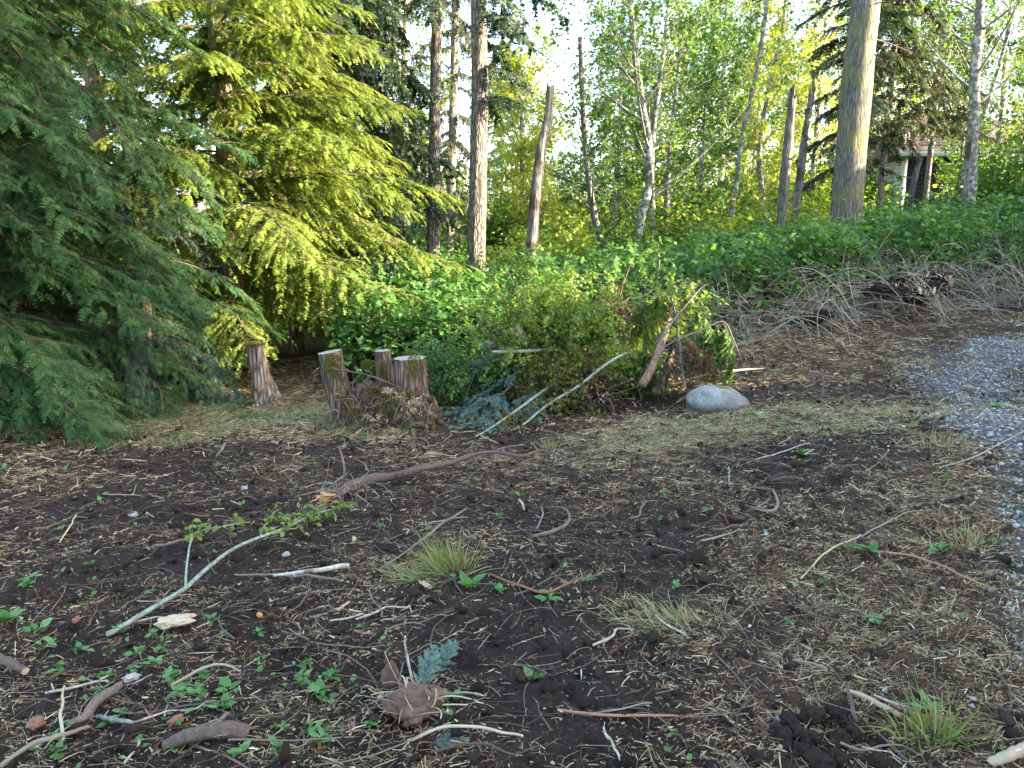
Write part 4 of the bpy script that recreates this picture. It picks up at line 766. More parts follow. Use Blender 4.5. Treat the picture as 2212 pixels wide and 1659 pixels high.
# ------------------------------------------------------------------ house
def house():
    c = P(1946, 430, 30.0); x0, y0 = c[0], c[1]; zb = gz(x0, y0) - .2; zt = P(1946, 340, 30)[2]
    wht = plain('white_trim_paint', [(0, (.62, .63, .66)), (1, (.78, .79, .82))], 3, .6, 0); nav = plain('navy_siding_paint', [(0, (.020, .028, .048)), (1, (.035, .045, .07))], 3, .6, 0)
    gry = plain('grey_shingles', [(0, (.06, .05, .045)), (.5, (.12, .09, .075)), (1, (.20, .14, .11))], 9, .9, .4)
    root = thing('house', 'navy sided house with white corner boards behind the trees at right', 'house', (x0, y0, zb))
    def box(name, a, b, mat, parent=root):
        (ax, ay, az), (bx, by, bz) = a, b; V = [(x, y, z) for z in (az, bz) for y in (ay, by) for x in (ax, bx)]
        F = [(0, 2, 3, 1), (4, 5, 7, 6), (0, 1, 5, 4), (2, 6, 7, 3), (0, 4, 6, 2), (1, 3, 7, 5)]; bf = Buf(); bf.add(V, F); return obj(name, bf.mesh(name, mat), parent)
    Hh = zt - zb; Wd = 7.5; Dp = 8.0
    box('wall', (0.02, 0.02, 0), (Wd - .02, Dp, Hh), nav)
    pl = box('siding_board', (.1, -.012, 0), (Wd, .012, .15), nav); pm = pl.data; bpy.data.objects.remove(pl)
    for k in range(int(Hh / .16)): obj('siding_board', pm, root, (0, 0, k * .16), (-.09, 0, 0))
    bf = Buf(); V = [(x, y, z) for z in (0, .15) for y in (0, Dp) for x in (-.012, .012)]; bf.add(V, [(0, 2, 3, 1), (4, 5, 7, 6), (0, 1, 5, 4), (2, 6, 7, 3), (0, 4, 6, 2), (1, 3, 7, 5)]); wm = bf.mesh('siding_board', wht)
    for k in range(int(Hh / .16)): obj('siding_board', wm, root, (0, .12, k * .16), (0, .09, 0))
    box('corner_board', (-.03, -.03, 0), (.11, .0, Hh), wht); box('corner_board', (-.04, -.03, 0), (-.015, .12, Hh), wht); box('corner_board', (Wd - .1, -.04, 0), (Wd + .03, 0, Hh), wht)
    box('fascia', (-.5, -.52, Hh), (Wd + .5, -.48, Hh + .18), wht)
    f = box('window_frame', (1.6, -.06, .9), (2.8, -.02, 2.2), wht); g_ = plain('window_glass', [(0, (.02, .025, .03)), (1, (.03, .035, .04))], 1, .05, 0)
    box('pane', (1.68, -.075, .98), (2.16, -.061, 2.12), g_, f); box('pane', (2.24, -.075, .98), (2.72, -.061, 2.12), g_, f)
    rf = Buf(); e = .5; rh = 2.0
    V = [(-e, -e, Hh + .02), (Wd + e, -e, Hh + .02), (Wd + e, Dp + e, Hh + .02), (-e, Dp + e, Hh + .02), (2.6, Dp / 2, Hh + rh), (Wd - 2.6, Dp / 2, Hh + rh)]
    V2 = [(a, b, c_ + .14) for a, b, c_ in V]; rf.add(V + V2, [(6, 7, 11, 10), (8, 9, 10, 11)]); rf.F.append(np.array([(7, 8, 11), (9, 6, 10)])); rf.M.append(np.zeros(2, np.int32)); rf.V.append(np.zeros((0, 3))); rf.R.append(np.zeros(0))
    rf.F.append(np.array([(0, 3, 2, 1), (0, 1, 7, 6), (1, 2, 8, 7), (2, 3, 9, 8), (3, 0, 6, 9)])); rf.M.append(np.zeros(5, np.int32)); rf.V.append(np.zeros((0, 3))); rf.R.append(np.zeros(0))
    ro = obj('roof', rf.mesh('roof', gry), root)
    sh = Buf(); rows = 14
    for k in range(rows):
        t0 = k / rows; y1 = -e + (Dp / 2 + e) * t0; z1 = Hh + .16 + (rh) * t0; xa = -e + (2.6 + e) * t0; xb = Wd + e - (2.6 + e) * t0; sh.add([(xa, y1, z1 + .035), (xb, y1, z1 + .035), (xb, y1 + .36, z1 + .17), (xa, y1 + .36, z1 + .17), (xa, y1, z1), (xb, y1, z1)], [(0, 1, 2, 3), (4, 5, 1, 0)])
    obj('shingle_courses', sh.mesh('shingle_courses', gry), ro)
house()

# ------------------------------------------------------------------ bramble bank
EX = np.array([-3.0, -1.6, -.5, .8, 2.2, 3.4, 5.0, 6.4, 8.5, 12, 16]); EY = np.array([10.2, 9.4, 9.4, 9.7, 10.0, 10.5, 11.2, 11.7, 12.1, 12.5, 13])
def bramble_top(x, y):
    d = y - np.interp(x, EX, EY); n = fbm(np.c_[x * .8, y * .8], 61, 3) - .5
    hh = np.interp(x, [-3, -1, 1, 3, 5, 8, 12], [1.05, 1.2, 1.15, 1.15, 1.25, 1.35, 1.4])
    n3 = fbm(np.c_[x * 2.1, y * 2.1], 63, 3) - .5
    return base_z(x, y) + hh * smooth(-.2, 1.1, d + .6 * n) * (1 + .5 * n + .5 * n3) + .35 * n + .3 * n3 * smooth(0, 1, d), d
def brambles():
    rng = RS(91); n = 165000; x = -2.6 + 15.6 * rng.rand(n); y = 9 + 8.5 * rng.rand(n) ** 1.2
    top, d = bramble_top(x, y); g = base_z(x, y); k = (d > .1) & (np.abs(x) < .78 * y + .5); x, y, top, d, g = x[k], y[k], top[k], d[k], g[k]
    depth = rng.rand(len(x)) ** 1.6; clump = fbm(np.c_[x * 2.2, y * 2.2, top * 2], 66, 3)
    front = smooth(.95, .0, d + 1.6 * (fbm(np.c_[x * 1.1, y * 1.1, top], 68, 2) - .5)) * smooth(1.5, 3.4, x) * .85           # bare cane zone on the right
    low = smooth(.25, .8, depth)
    keep = rng.rand(len(x)) < np.clip((clump - .32) * 4, .08, 1) * (1 - .92 * front) * (1 - .45 * low * smooth(2, 4, x)); x, y, top, g, depth = [q[keep] for q in (x, y, top, g, depth)]; n = len(x)
    h = np.maximum(top - g, .1); z = top - depth * h * .75 + rng.randn(n) * .06 + (rng.rand(n) < .09) * rng.rand(n) ** 1.5 * .45
    D = np.c_[rng.randn(n), rng.randn(n) - .4, rng.randn(n) * .45]; a, b, c = frames(D, roll=rng.randn(n) * .55); S = .035 + .045 * rng.rand(n); bf = Buf(); r = rng.rand(n)
    tri = np.array([[-.1, 0, 0], [.45, .45, .03], [1, 0, -.08], [.45, -.45, .03], [.12, .95, -.03], [-.35, .45, .02], [-.35, -.45, .02], [.12, -.95, -.03]]); trif = np.array([[0, 3, 2, 1], [0, 1, 4, 5], [0, 6, 7, 3]])
    stamp(bf, tri, trif, np.c_[x, y, z], a, b, c, S, S, S, 0, r)
    obj('bramble_thicket', bf.mesh('bramble_thicket', M['bramble']), kind='stuff', label='green bramble thicket covering the bank across the middle of the photo', category='brambles')
    # canes
    m = 1150; x = -2.4 + 14.5 * rng.rand(m) ** .55; y = np.interp(x, EX, EY) + .1 + 3.0 * rng.rand(m) ** 1.8; ok = np.abs(x) < .8 * y; x, y = x[ok], y[ok]; m = len(x)
    az = rng.rand(m) * 6.28; fr = rng.rand(m) < .6; az[fr] = -1.57 + rng.randn(fr.sum()) * .9; L = .6 + 1.3 * rng.rand(m); s = np.linspace(0, 1, 9)
    hh = np.interp(x, [-3, 3, 8], [.9, 1.15, 1.4]) * (.25 + .62 * rng.rand(m) * smooth(-.4, 1.2, y - np.interp(x, EX, EY))); pk = .35 + .3 * rng.rand(m)
    arc = (1 - ((s[None] - pk[:, None]) / np.maximum(pk, 1 - pk)[:, None]) ** 2)
    px = x[:, None] + np.cos(az)[:, None] * L[:, None] * s + .06 * rng.randn(m, 1) * np.sin(s * 6); py = y[:, None] + np.sin(az)[:, None] * L[:, None] * s
    z0 = base_z(px.ravel(), py.ravel()).reshape(m, 9); pz = np.maximum(z0 + .03, base_z(x, y)[:, None] + hh[:, None] * arc)
    bf = Buf(); tubes(bf, np.stack([px, py, pz], -1), (.0035 + .006 * rng.rand(m) ** 2)[:, None] * np.linspace(1, .45, 9), 3, 0, rng.rand(m))
    # matted straight dead canes at the foot of the right bank
    m = 1700; x = 1.8 + 8 * rng.rand(m); y = np.interp(x, EX, EY) - .15 + 1.7 * rng.rand(m) ** 1.3; g0 = base_z(x, y); L = .35 + .9 * rng.rand(m); D = nrm(np.c_[rng.randn(m), rng.randn(m) * .8, .15 + rng.randn(m) * .45])
    O = np.c_[x, y, g0 + .05 + .85 * rng.rand(m) * smooth(0, 1.3, y - np.interp(x, EX, EY) + .25)]; p = grow(rng, O - D * L[:, None] * .5, D, L, 6, -.25 * rng.rand(m), .15); tubes(bf, p, (.004 + .006 * rng.rand(m) ** 2)[:, None] * np.linspace(1, .5, 6), 3, 0, .35 + .65 * rng.rand(m))
    obj('bramble_canes', bf.mesh('bramble_canes', M['cane']), kind='stuff', label='tangle of dead tan bramble canes along the foot of the bank', category='bramble canes')
    # litter blocking the view through the thicket, darkened to stand in for inner shade
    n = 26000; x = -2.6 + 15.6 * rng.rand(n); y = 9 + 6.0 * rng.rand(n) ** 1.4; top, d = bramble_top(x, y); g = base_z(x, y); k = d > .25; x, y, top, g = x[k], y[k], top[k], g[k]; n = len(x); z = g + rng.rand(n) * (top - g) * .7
    a, b, c = frames(rng.randn(n, 3)); bf = Buf(); S = .08 + .08 * rng.rand(n); stamp(bf, KITE, KITE_F, np.c_[x, y, z], a, b, c, S, S * .7, S, 0, rng.rand(n)); M['shadeleaf'] = leafmat('shade_dark_bramble_leaves', [(0, (.016, .011, .007)), (.5, (.035, .024, .015)), (1, (.08, .055, .035))], .05, .9, spec=.1)
    obj('dark_leaf_fill', bf.mesh('dark_leaf_fill', M['shadeleaf']), kind='stuff', label='dark brown dead leaves filling the bramble thicket, inner shade put into their colour', category='dead leaves')
brambles()

# ------------------------------------------------------------------ unseen leaf mass added beyond the right edge, shaped to shade the lot
def shade_mass():
    rng = RS(7); bf = Buf(); n = 36000
    y = -16 + 38 * rng.rand(n); x = 17 + 4 * rng.rand(n)
    H = np.where(y < 4.6, 13.5, 5.4 + 1.6 * vnoise(np.c_[y * .8], 5)) + 1.2 * (vnoise(np.c_[y * 1.9, x], 8) - .5)
    H = np.where((y > 4.9) & (y < 6.5), np.minimum(H, 4.3), H)
    z = base_z(x, y) - .2 + rng.rand(n) * np.maximum(H - base_z(x, y), .5)
    a, b, c = frames(rng.randn(n, 3)); S = .45 + .35 * rng.rand(n); stamp(bf, KITE, KITE_F, np.c_[x, y, z], a, b, c, S, S * 1.3, S, 0, rng.rand(n)); obj('shade_foliage', bf.mesh('shade_foliage', M['darkfir']), kind='stuff', label='unseen mass of evergreen leaves added beyond the right side to shade the lot', category='shade_foliage')
shade_mass()

# ------------------------------------------------------------------ boulder
def boulder():
    c = G(1556, 893); c = c + np.array([0, .16, .085]); V, F = ICO[5]; d = 1 + .26 * (fbm(V * 1.3 + 4, 3, 3) - .5) * 2 + .07 * (fbm(V * 4, 9, 4) - .5) - .05 * np.maximum(0, vnoise(V * 3, 12) - .6)
    W_ = V * d[:, None]; W_ = np.sign(W_) * np.abs(W_) ** .88
    W_ *= [.335, .24, .215]; W_[:, 2] *= 1 - .32 * smooth(-.05, .33, W_[:, 0]); W_[:, 2] = np.where(W_[:, 2] > .155, .155 + (W_[:, 2] - .155) * .4, W_[:, 2])
    bf = Buf(); bf.add(W_, F); obj('boulder', bf.mesh('boulder', M['rock'], True), None, c, label='large rounded grey granite boulder with a moss spot, on the soil', category='boulder')
boulder()

# ------------------------------------------------------------------ multi-stem stump
def tuft_patch(bf, rng, Pn, Nn, n, s, mat=0):
    i = rng.randint(len(Pn), size=n); Q = Pn[i] + rng.randn(n, 3) * .006; a, b, c = frames(nrm(Nn[i] + rng.randn(n, 3) * .6)); S = s * (.5 + rng.rand(n)); stamp(bf, KITE, KITE_F, Q, a, b, c, S, S * .6, S, mat, rng.rand(n))
def stump_cluster():
    y = 7.75; loc = G(800, 925); loc = np.array([loc[0], loc[1], loc[2]]); y = loc[1] + .2
    root = thing('tree_stump', 'big old stump with three sawn stems on one rotten mossy base', 'tree stump', loc); rng = RS(3)
    def stem(top, mid, foot, rt, rb, seed, dy=0):
        pts = [rel(P(*foot, y + dy), loc), rel(P(*mid, y + dy), loc), rel(P(*top, y + dy), loc)]; b = Buf()
        C, r = limb(b, pts, [rb * 1.25, rb, (rt + rb) / 2, rt], 30, 40, 0, True, 1, .16, seed, 0, 0, .22); st = obj('stem', b.mesh('stem', [M['stumpbark'], M['cut']], True), root); return pts, st
    px = y / FPX
    s1, o1 = stem((711, 760), (728, 840), (765, 935), 27 * px, 30 * px, 1, .10); s2, o2 = stem((826, 757), (830, 800), (835, 870), 19 * px, 22 * px, 2, .35); s3, o3 = stem((886, 773), (888, 820), (893, 890), 35 * px, 40 * px, 3, .12)
    # rotten base
    b = Buf()
    for (u, v, ru, rv, dy, sd_) in [(805, 888, 56, 52, .02, 1), (770, 895, 32, 44, -.08, 2), (852, 890, 44, 46, -.10, 3), (900, 898, 46, 40, -.06, 4), (820, 850, 46, 30, .16, 5), (910, 915, 36, 24, -.2, 6), (788, 862, 32, 32, .02, 7), (862, 862, 30, 24, -.04, 8), (825, 925, 40, 22, -.16, 9), (775, 925, 24, 20, -.14, 10)]:
        lump(b, rel(P(u, v, y + dy), loc), (ru * px, ru * px * .8, rv * px), 5, sd_, .75, 2.6, 0, 0, .42)
    obj('rotten_base', b.mesh('rotten_base', M['rot'], True), root)
    b = Buf()
    for k, L in enumerate([[(905, 880), (940, 905), (975, 925)], [(870, 880), (900, 880), (925, 893)], [(745, 900), (735, 925), (728, 940)], [(800, 900), (790, 925), (780, 940)], [(930, 860), (945, 890), (952, 912)]]):
        b = Buf(); limb(b, [rel(P(u, v, y - .15 + .05 * k), loc) for u, v in L], [.05, .035, .012], 8, 14, seed=k, wob=.03)
        obj('root', b.mesh('root', M['rot'], True), root)
    b = Buf(); n = 420
    for (u, v, ru, rv, dy) in [(900, 868, 22, 8, -.3), (845, 935, 10, 16, -.35), (893, 885, 18, 10, -.32), (865, 855, 16, 8, -.28), (838, 845, 14, 6, -.2), (812, 905, 30, 14, -.28)]:
        m = 60; Q = np.array([rel(P(u + a * ru, v + b_ * rv, y + dy), loc) for a, b_ in rng.randn(m, 2) * .55]); Dv = rng.randn(m, 3) * [1, .6, 1]; a, b2, c = frames(Dv, roll=rng.randn(m)); S = .015 + .03 * rng.rand(m); stamp(b, STRIP, STRIP_F, Q, a, b2, c, S, .004 + .010 * rng.rand(m), S, 0, rng.rand(m))
    obj('torn_wood', b.mesh('torn_wood', M['chip']), root, kind='stuff')
    b = Buf(); m = 900; Q = np.array([rel(P(720 + 215 * a_, 835 + 100 * b_, y - .28 + .12 * abs(a_ - .5) + .1 * (1 - b_)), loc) for a_, b_ in rng.rand(m, 2)]); a, b2, c = frames(rng.randn(m, 3)); S = .012 + .03 * rng.rand(m) ** 2; stamp(b, STRIP, STRIP_F, Q, a, b2, c, S, S * .45, S, 0, rng.rand(m)); obj('bark_crumbs', b.mesh('bark_crumbs', M['twig']), root, kind='stuff')
    b = Buf(); n_ = 130; O = np.array([rel(P(725 + 210 * a_, 850 + 85 * b_, y - .22), loc) for a_, b_ in rng.rand(n_, 2)]); pth = grow(rng, O, nrm(rng.randn(n_, 3) - [0, .5, .3]), .05 + .16 * rng.rand(n_), 7, -.5 + 0 * O[:, 0], .4); tubes(b, pth, (.0015 + .004 * rng.rand(n_) ** 2)[:, None] * np.linspace(1, .4, 7), 4, 0, rng.rand(n_)); obj('rootlets', b.mesh('rootlets', M['cane']), root, kind='stuff')
    # moss cushions (short dense blades) on the stems and shoulders
    b = Buf()
    for (u, v, ru, rv, dy, m) in [(720, 790, 20, 26, -.135, 1500), (792, 788, 13, 10, .05, 700), (895, 790, 15, 30, -.17, 1300), (828, 795, 9, 20, .22, 500), (880, 765, 12, 4, -.06, 250), (740, 855, 16, 26, -.2, 500), (838, 880, 20, 22, -.28, 700), (805, 850, 26, 12, -.15, 700), (765, 890, 14, 18, -.28, 500), (880, 850, 14, 6, -.25, 300)]:
        ang = rng.rand(m) * 6.28; rr = np.sqrt(rng.rand(m)); ctr = rel(P(u, v, y + dy), loc); du = rr * np.cos(ang) * ru * px; dv = rr * np.sin(ang) * rv * px
        bulge = np.sqrt(np.maximum(1 - rr ** 2, 0)) * .02; Q = ctr + np.c_[du, .5 * du ** 2 / (ru * px) - bulge, -dv]; Nn = nrm(np.c_[du * 3, -np.ones(m) * .3, .3 - dv]); a, b2, c = frames(nrm(Nn + rng.randn(m, 3) * .5), roll=rng.rand(m) * 6); S = .010 + .012 * rng.rand(m); stamp(b, KITE, KITE_F, Q, a, b2, c, S, S * .5, S, 0, rng.rand(m))
    obj('moss', b.mesh('moss', M['moss']), root, kind='stuff')
    # sticks lying across it
    for k, (L, lab) in enumerate([([(770, 855), (800, 815), (868, 838)], 'bent dead stick lying across the three stem stump'), ([(716, 795), (742, 800), (800, 812), (870, 842)], 'thin grey stick resting between the sawn stems'), ([(738, 965), (735, 945), (745, 915), (760, 875)], 'brown dead stem arching up in front of the stump')]):
        b = Buf(); p = [P(u, v, y - .3 - .05 * k) for u, v in L]; l0 = p[0]; limb(b, [rel(q, l0) for q in p], [.010, .008, .004], 6, 16, seed=k, wob=.02); obj('stick', b.mesh('stick', M['twig'], True), None, l0, label=lab, category='stick')
    return y
stump_y = stump_cluster()
def small_stump(u, vb, vt, wpx, label, seed, dy=0, moss=True, lean=0):
    g = G(u, vb); y = g[1] + dy; loc = np.array([g[0], y, gz(g[0], y) - .05]); root = thing('tree_stump', label, 'tree stump', loc); px = y / FPX; b = Buf(); top = rel(P(u + lean, vt, y), loc)
    limb(b, [(0, 0, 0), top * .5, top], [wpx * px * .85, wpx * px * .55, wpx * px * .5], 26, 34, 0, True, 1, .2, seed, 0, 0, .25); obj('stem', b.mesh('stem', [M['stumpbark'], M['cut']], True), root)
    b = Buf(); rng = RS(seed)
    for k in range(6):
        b = Buf(); a = k * 1.05 + rng.rand() * .5; d = np.array([math.cos(a), math.sin(a), 0]); limb(b, [d * wpx * px * .4 + [0, 0, .15], d * wpx * px * .8 + [0, 0, .06], d * wpx * px * 1.6 - [0, 0, .04]], [.06, .045, .015], 8, 10, seed=k); obj('root', b.mesh('root', M['stumpbark'], True), root)
    if moss:
        b = Buf(); m = 1200; a_ = rng.rand(m) * 6.28; r = np.sqrt(rng.rand(m)) * wpx * px * .55; Q = top + np.c_[np.cos(a_) * r, np.sin(a_) * r, .01 + .02 * rng.rand(m) - .10 * (rng.rand(m) < .3) * rng.rand(m)]; a, b2, c = frames(nrm(np.c_[rng.randn(m, 2) * .6, np.ones(m)])); S = .02 + .02 * rng.rand(m); stamp(b, KITE, KITE_F, Q, a, b2, c, S, S * .5, S, 0, rng.rand(m)); obj('moss', b.mesh('moss', M['moss']), root, kind='stuff')
small_stump(578, 870, 748, 42, 'mossy sawn stump under the sunlit hemlock boughs', 8, 0, True, -28)
small_stump(800 + 125, 830, 757, 40, 'low weathered stump behind the three stem stump', 9, 1.0, False)

# ------------------------------------------------------------------ sticks, logs and saplings in the brush pile
def stick(name, label, cat, L, rad, mat, group=None, capmat=None, n=26, sides=9, seed=0, wob=0.0, jag=0, rough=.14, ydep=None, furrow=0):
    """L: list of (u, v, h) with h height above the ground, or (u, v, y) depths when ydep"""
    p = [P(u, v, h) for u, v, h in L] if ydep else [G(u, v, h * .75) for u, v, h in L]; l0 = np.array(p[0]); b = Buf()
    C, r = limb(b, [rel(q, l0) for q in p], rad, sides, n, 0, True, 1 if capmat else None, rough, seed, jag, wob, furrow)
    rs = RS(seed + 300); Ls = float(np.linalg.norm(C[-1] - C[0]))
    for k in range(rs.randint(2, 6) if not ydep else 2):
        i = rs.randint(2, n - 2); rr = r[i]; d = nrm(nrm(C[min(i + 1, n - 1)] - C[i]) * .8 + rs.randn(3) * [.7, .7, .35]); ll = rr * 2.5 + Ls * .12 * rs.rand() ** 2
        limb(b, [C[i], C[i] + d * ll * .5, C[i] + d * ll + [0, 0, -.15 * ll]], [rr * .55, rr * .35, rr * .18], 5, 6, 0, True, None, .2, seed + k)
    o = obj(name, b.mesh(name, [M[mat]] + ([M[capmat]] if capmat else []), True), None, l0, label=label, category=cat, group=group); return o, C, l0
def twig_leaves(root, l0, C, t0, t1, n, k, lsize, leaf, seed, tw=.25, name='foliage', hang=.5, tmat='twig', up=.3):
    rng = RS(seed); m = len(C); t = t0 + (t1 - t0) * rng.rand(n); i = (t * (m - 1)).astype(int); D = nrm(np.c_[rng.randn(n, 2), up + rng.randn(n) * .4]); L = tw * (.4 + .9 * rng.rand(n)); p = grow(rng, C[i], D, L, 5, -.3 * hang + 0 * L, .2); b = Buf(); tubes(b, p, np.full((1, 5), .0022), 3); obj('twigs', b.mesh('twigs', M[tmat]), root)
    sel = np.repeat(np.arange(n), k); tt = .3 + rng.rand(len(sel)) * 3.69; j = tt.astype(int); f = (tt - j)[:, None]; Q = p[sel, j] * (1 - f) + p[sel, j + 1] * f; Dl = nrm(rng.randn(len(sel), 3) * [1, 1, .5] - [0, 0, hang]); a, b2, c = frames(Dl, roll=rng.randn(len(sel)) * .6); S = lsize * (.6 + .7 * rng.rand(len(sel)))
    lb = Buf(); stamp(lb, LEAF, LEAF_F, Q, a, b2, c, S, S * 1.1, S, 0, rng.rand(len(sel))); obj(name, lb.mesh(name, M[leaf]), root)
# fallen sapling in the left foreground
def fallen_sapling():
    p = [G(u, v, h) for u, v, h in [(232, 1370, .03), (330, 1312, .06), (400, 1272, .07), (450, 1228, .10), (500, 1190, .12), (560, 1162, .12), (620, 1140, .10), (680, 1112, .09), (760, 1090, .06)]]; l0 = p[0]
    root = thing('fallen_sapling', 'pale green fallen sapling with wilting leaves across the left foreground', 'sapling', l0); b = Buf(); C, r = limb(b, [rel(q, l0) for q in p], [.012, .0105, .0085, .006, .0025], 10, 50, seed=2, wob=.012); obj('stem', b.mesh('stem', M['birchpole'], True), root)
    b = Buf(); q = [rel(G(u, v, h), l0) for u, v, h in [(402, 1270, .07), (404, 1215, .11), (412, 1172, .12), (425, 1150, .14), (475, 1138, .15), (540, 1128, .12)]]; C2, _ = limb(b, q, [.006, .005, .0025], 6, 24, seed=4, wob=.01); obj('side_branch', b.mesh('side_branch', M['birchpole'], True), root)
    b = Buf(); q = [rel(G(u, v, h), l0) for u, v, h in [(560, 1162, .12), (575, 1130, .15), (600, 1100, .16)]]; C3, _ = limb(b, q, [.004, .003, .0015], 6, 12, seed=5); obj('side_branch', b.mesh('side_branch', M['birchpole'], True), root)
    twig_leaves(root, l0, C2, .55, 1, 16, 5, .036, 'birch', 5, .09); twig_leaves(root, l0, C, .6, 1, 34, 6, .034, 'birch', 6, .12); twig_leaves(root, l0, C3, .3, 1, 9, 5, .034, 'birch', 7, .10)
fallen_sapling()
def long_branch():
    p = [G(u, v, h) for u, v, h in [(705, 1078, .05), (745, 1055, .08), (790, 1040, .09), (850, 1028, .08), (880, 1022, .10), (960, 1006, .10), (1030, 988, .11), (1075, 980, .13), (1130, 986, .11), (1170, 977, .10), (1205, 982, .09), (1245, 994, .05)]]; l0 = p[0]
    root = thing('fallen_branch', 'long crooked brown branch with a torn orange end lying on the soil', 'branch', l0); b = Buf(); limb(b, [rel(q, l0) for q in p], [.034, .038, .030, .023, .017, .014, .012, .006], 16, 90, seed=12, wob=.05, rough=.22, furrow=.10); obj('stem', b.mesh('stem', M['branch'], True), root)
    b = Buf(); rng = RS(5); m = 70; Q = rel(p[0], l0) + rng.randn(m, 3) * [.03, .03, .015]; Dv = np.c_[-1 + rng.randn(m) * .5, -.4 + rng.randn(m) * .5, rng.randn(m) * .35]; a, b2, c = frames(Dv, roll=rng.randn(m)); S = .03 + .05 * rng.rand(m); stamp(b, STRIP, STRIP_F, Q, a, b2, c, S, .006 + .008 * rng.rand(m), S, 0, rng.rand(m)); lump(b, (0, 0, 0), (.035, .03, .025), 3, 4, .6, 2); obj('torn_end', b.mesh('torn_end', M['rawwood']), root)
    b = Buf()
    for k, L in enumerate([[(700, 1066, .03), (697, 1045, .08), (699, 1028, .16)], [(718, 1062, .05), (735, 1045, .10), (742, 1035, .14)], [(730, 1056, .05), (760, 1060, .05), (780, 1052, .04)], [(1060, 982, .08), (1090, 965, .10), (1125, 960, .07)], [(735, 1058, .04), (745, 1020, .2), (738, 990, .3), (730, 965, .36)]]):
        b = Buf(); limb(b, [rel(G(*q), l0) for q in L], [.012, .008, .003], 7, 14, seed=k, wob=.02); obj('side_branch', b.mesh('side_branch', M['branch'], True), root)
    b = Buf(); n = 90; O = rng.randn(n, 3) * [.10, .06, .02] + [.10, .05, .05]; pth = grow(rng, O, nrm(rng.randn(n, 3) + [0, 0, .4]), .06 + .12 * rng.rand(n), 6, -.5 + 0 * O[:, 0], .5); tubes(b, pth, np.full((1, 6), .0016), 3); obj('rootlets', b.mesh('rootlets', M['cane']), root)
long_branch()
# leaning poles of the felled birches
def pole(label, L, rad, seed, mat='birchpole', nl=60, leaf='wilted'):
    p = [P(*q) for q in L]; l0 = p[-1]; root = thing('felled_sapling', label, 'sapling', l0); b = Buf(); C, r = limb(b, [rel(q, l0) for q in p], rad, 9, 44, seed=seed, wob=.03); obj('stem', b.mesh('stem', M[mat], True), root)
    if nl: twig_leaves(root, l0, C, .25, 1, nl, 7, .042, leaf, seed, .28, hang=1.0, up=0)
pole('pale birch pole arching down left out of the brush pile', [(1268, 782, 8.4), (1247, 787, 8.3), (1206, 824, 8.05), (1161, 855, 7.8), (1105, 893, 7.45), (1042, 936, 7.0), (985, 962, 6.7), (930, 988, 6.4), (870, 1010, 6.2), (810, 1040, 5.9)], [.015, .016, .014, .010, .006, .004, .002], 51)
pole('pale birch pole sloping up right above the other one', [(1352, 763, 8.2), (1307, 790, 8.05), (1265, 821, 7.9), (1239, 839, 7.8), (1182, 876, 7.55), (1130, 915, 7.3), (1060, 945, 7.0)], [.018, .017, .014, .010, .003], 52)
def log(label, L, rad, mat, seed, cap='palewood', name='log', cat='log', **kw):
    return stick(name, label, cat, L, rad, mat, capmat=cap, seed=seed, ydep=True, sides=16, n=30, **kw)
log('reddish brown bare log leaning in the brush pile', [(1386, 832, 8.2), (1410, 790, 8.3), (1436, 720, 8.5), (1452, 660, 8.7)], [.052, .048, .042, .038], 'brownlog', 61)
log('second log with peeling bark right of the reddish one', [(1418, 845, 8.35), (1440, 800, 8.5), (1460, 740, 8.7)], [.062, .058, .045], 'stumpbark', 62, furrow=.15)
log('thin pale pole standing among the leaning logs', [(1480, 838, 8.2), (1472, 780, 8.3), (1462, 700, 8.4), (1450, 640, 8.5)], [.018, .015, .013, .010], 'snag', 63, name='pole', cat='pole')
log('grey sawn log end poking out of the brush left side', [(1030, 745, 8.9), (1060, 746, 8.95), (1085, 752, 9.1)], [.048, .048, .046], 'alderbark', 64)
log('pale blue green log beside the grey sawn one', [(1082, 742, 8.8), (1100, 748, 8.85), (1150, 757, 8.9)], [.028, .027, .026], 'birchpole', 65)
log('white split plank lying on top of the brush', [(1062, 760, 8.3), (1120, 759, 8.35), (1196, 755, 8.45)], [.016, .022, .018], 'whitepole', 66, name='split_wood', cat='wood')
log('short tan log standing in the leafy brush', [(1140, 738, 8.6), (1128, 722, 8.6), (1116, 700, 8.6)], [.05, .045, .035], 'palewood', 67)
log('bare branch reaching up right over the pile', [(1415, 760, 8.3), (1450, 700, 8.3), (1490, 650, 8.35), (1512, 625, 8.4), (1530, 612, 8.4)], [.010, .010, .009, .007, .004], 'birchpole', 68, name='branch', cat='branch')
log('thin tan branch arching over the hanging fronds', [(1400, 770, 8.5), (1460, 735, 8.5), (1510, 715, 8.5), (1562, 695, 8.5), (1585, 735, 8.5), (1603, 780, 8.45)], [.012, .012, .010, .009, .006, .004], 'cane', 69, name='branch', cat='branch')
log('long tan stick on the ground right of the brush pile', [(1490, 818, 8.5), (1540, 806, 8.6), (1590, 800, 8.8), (1650, 796, 9.0)], [.012, .014, .012, .008], 'cane', 70, name='stick', cat='stick')
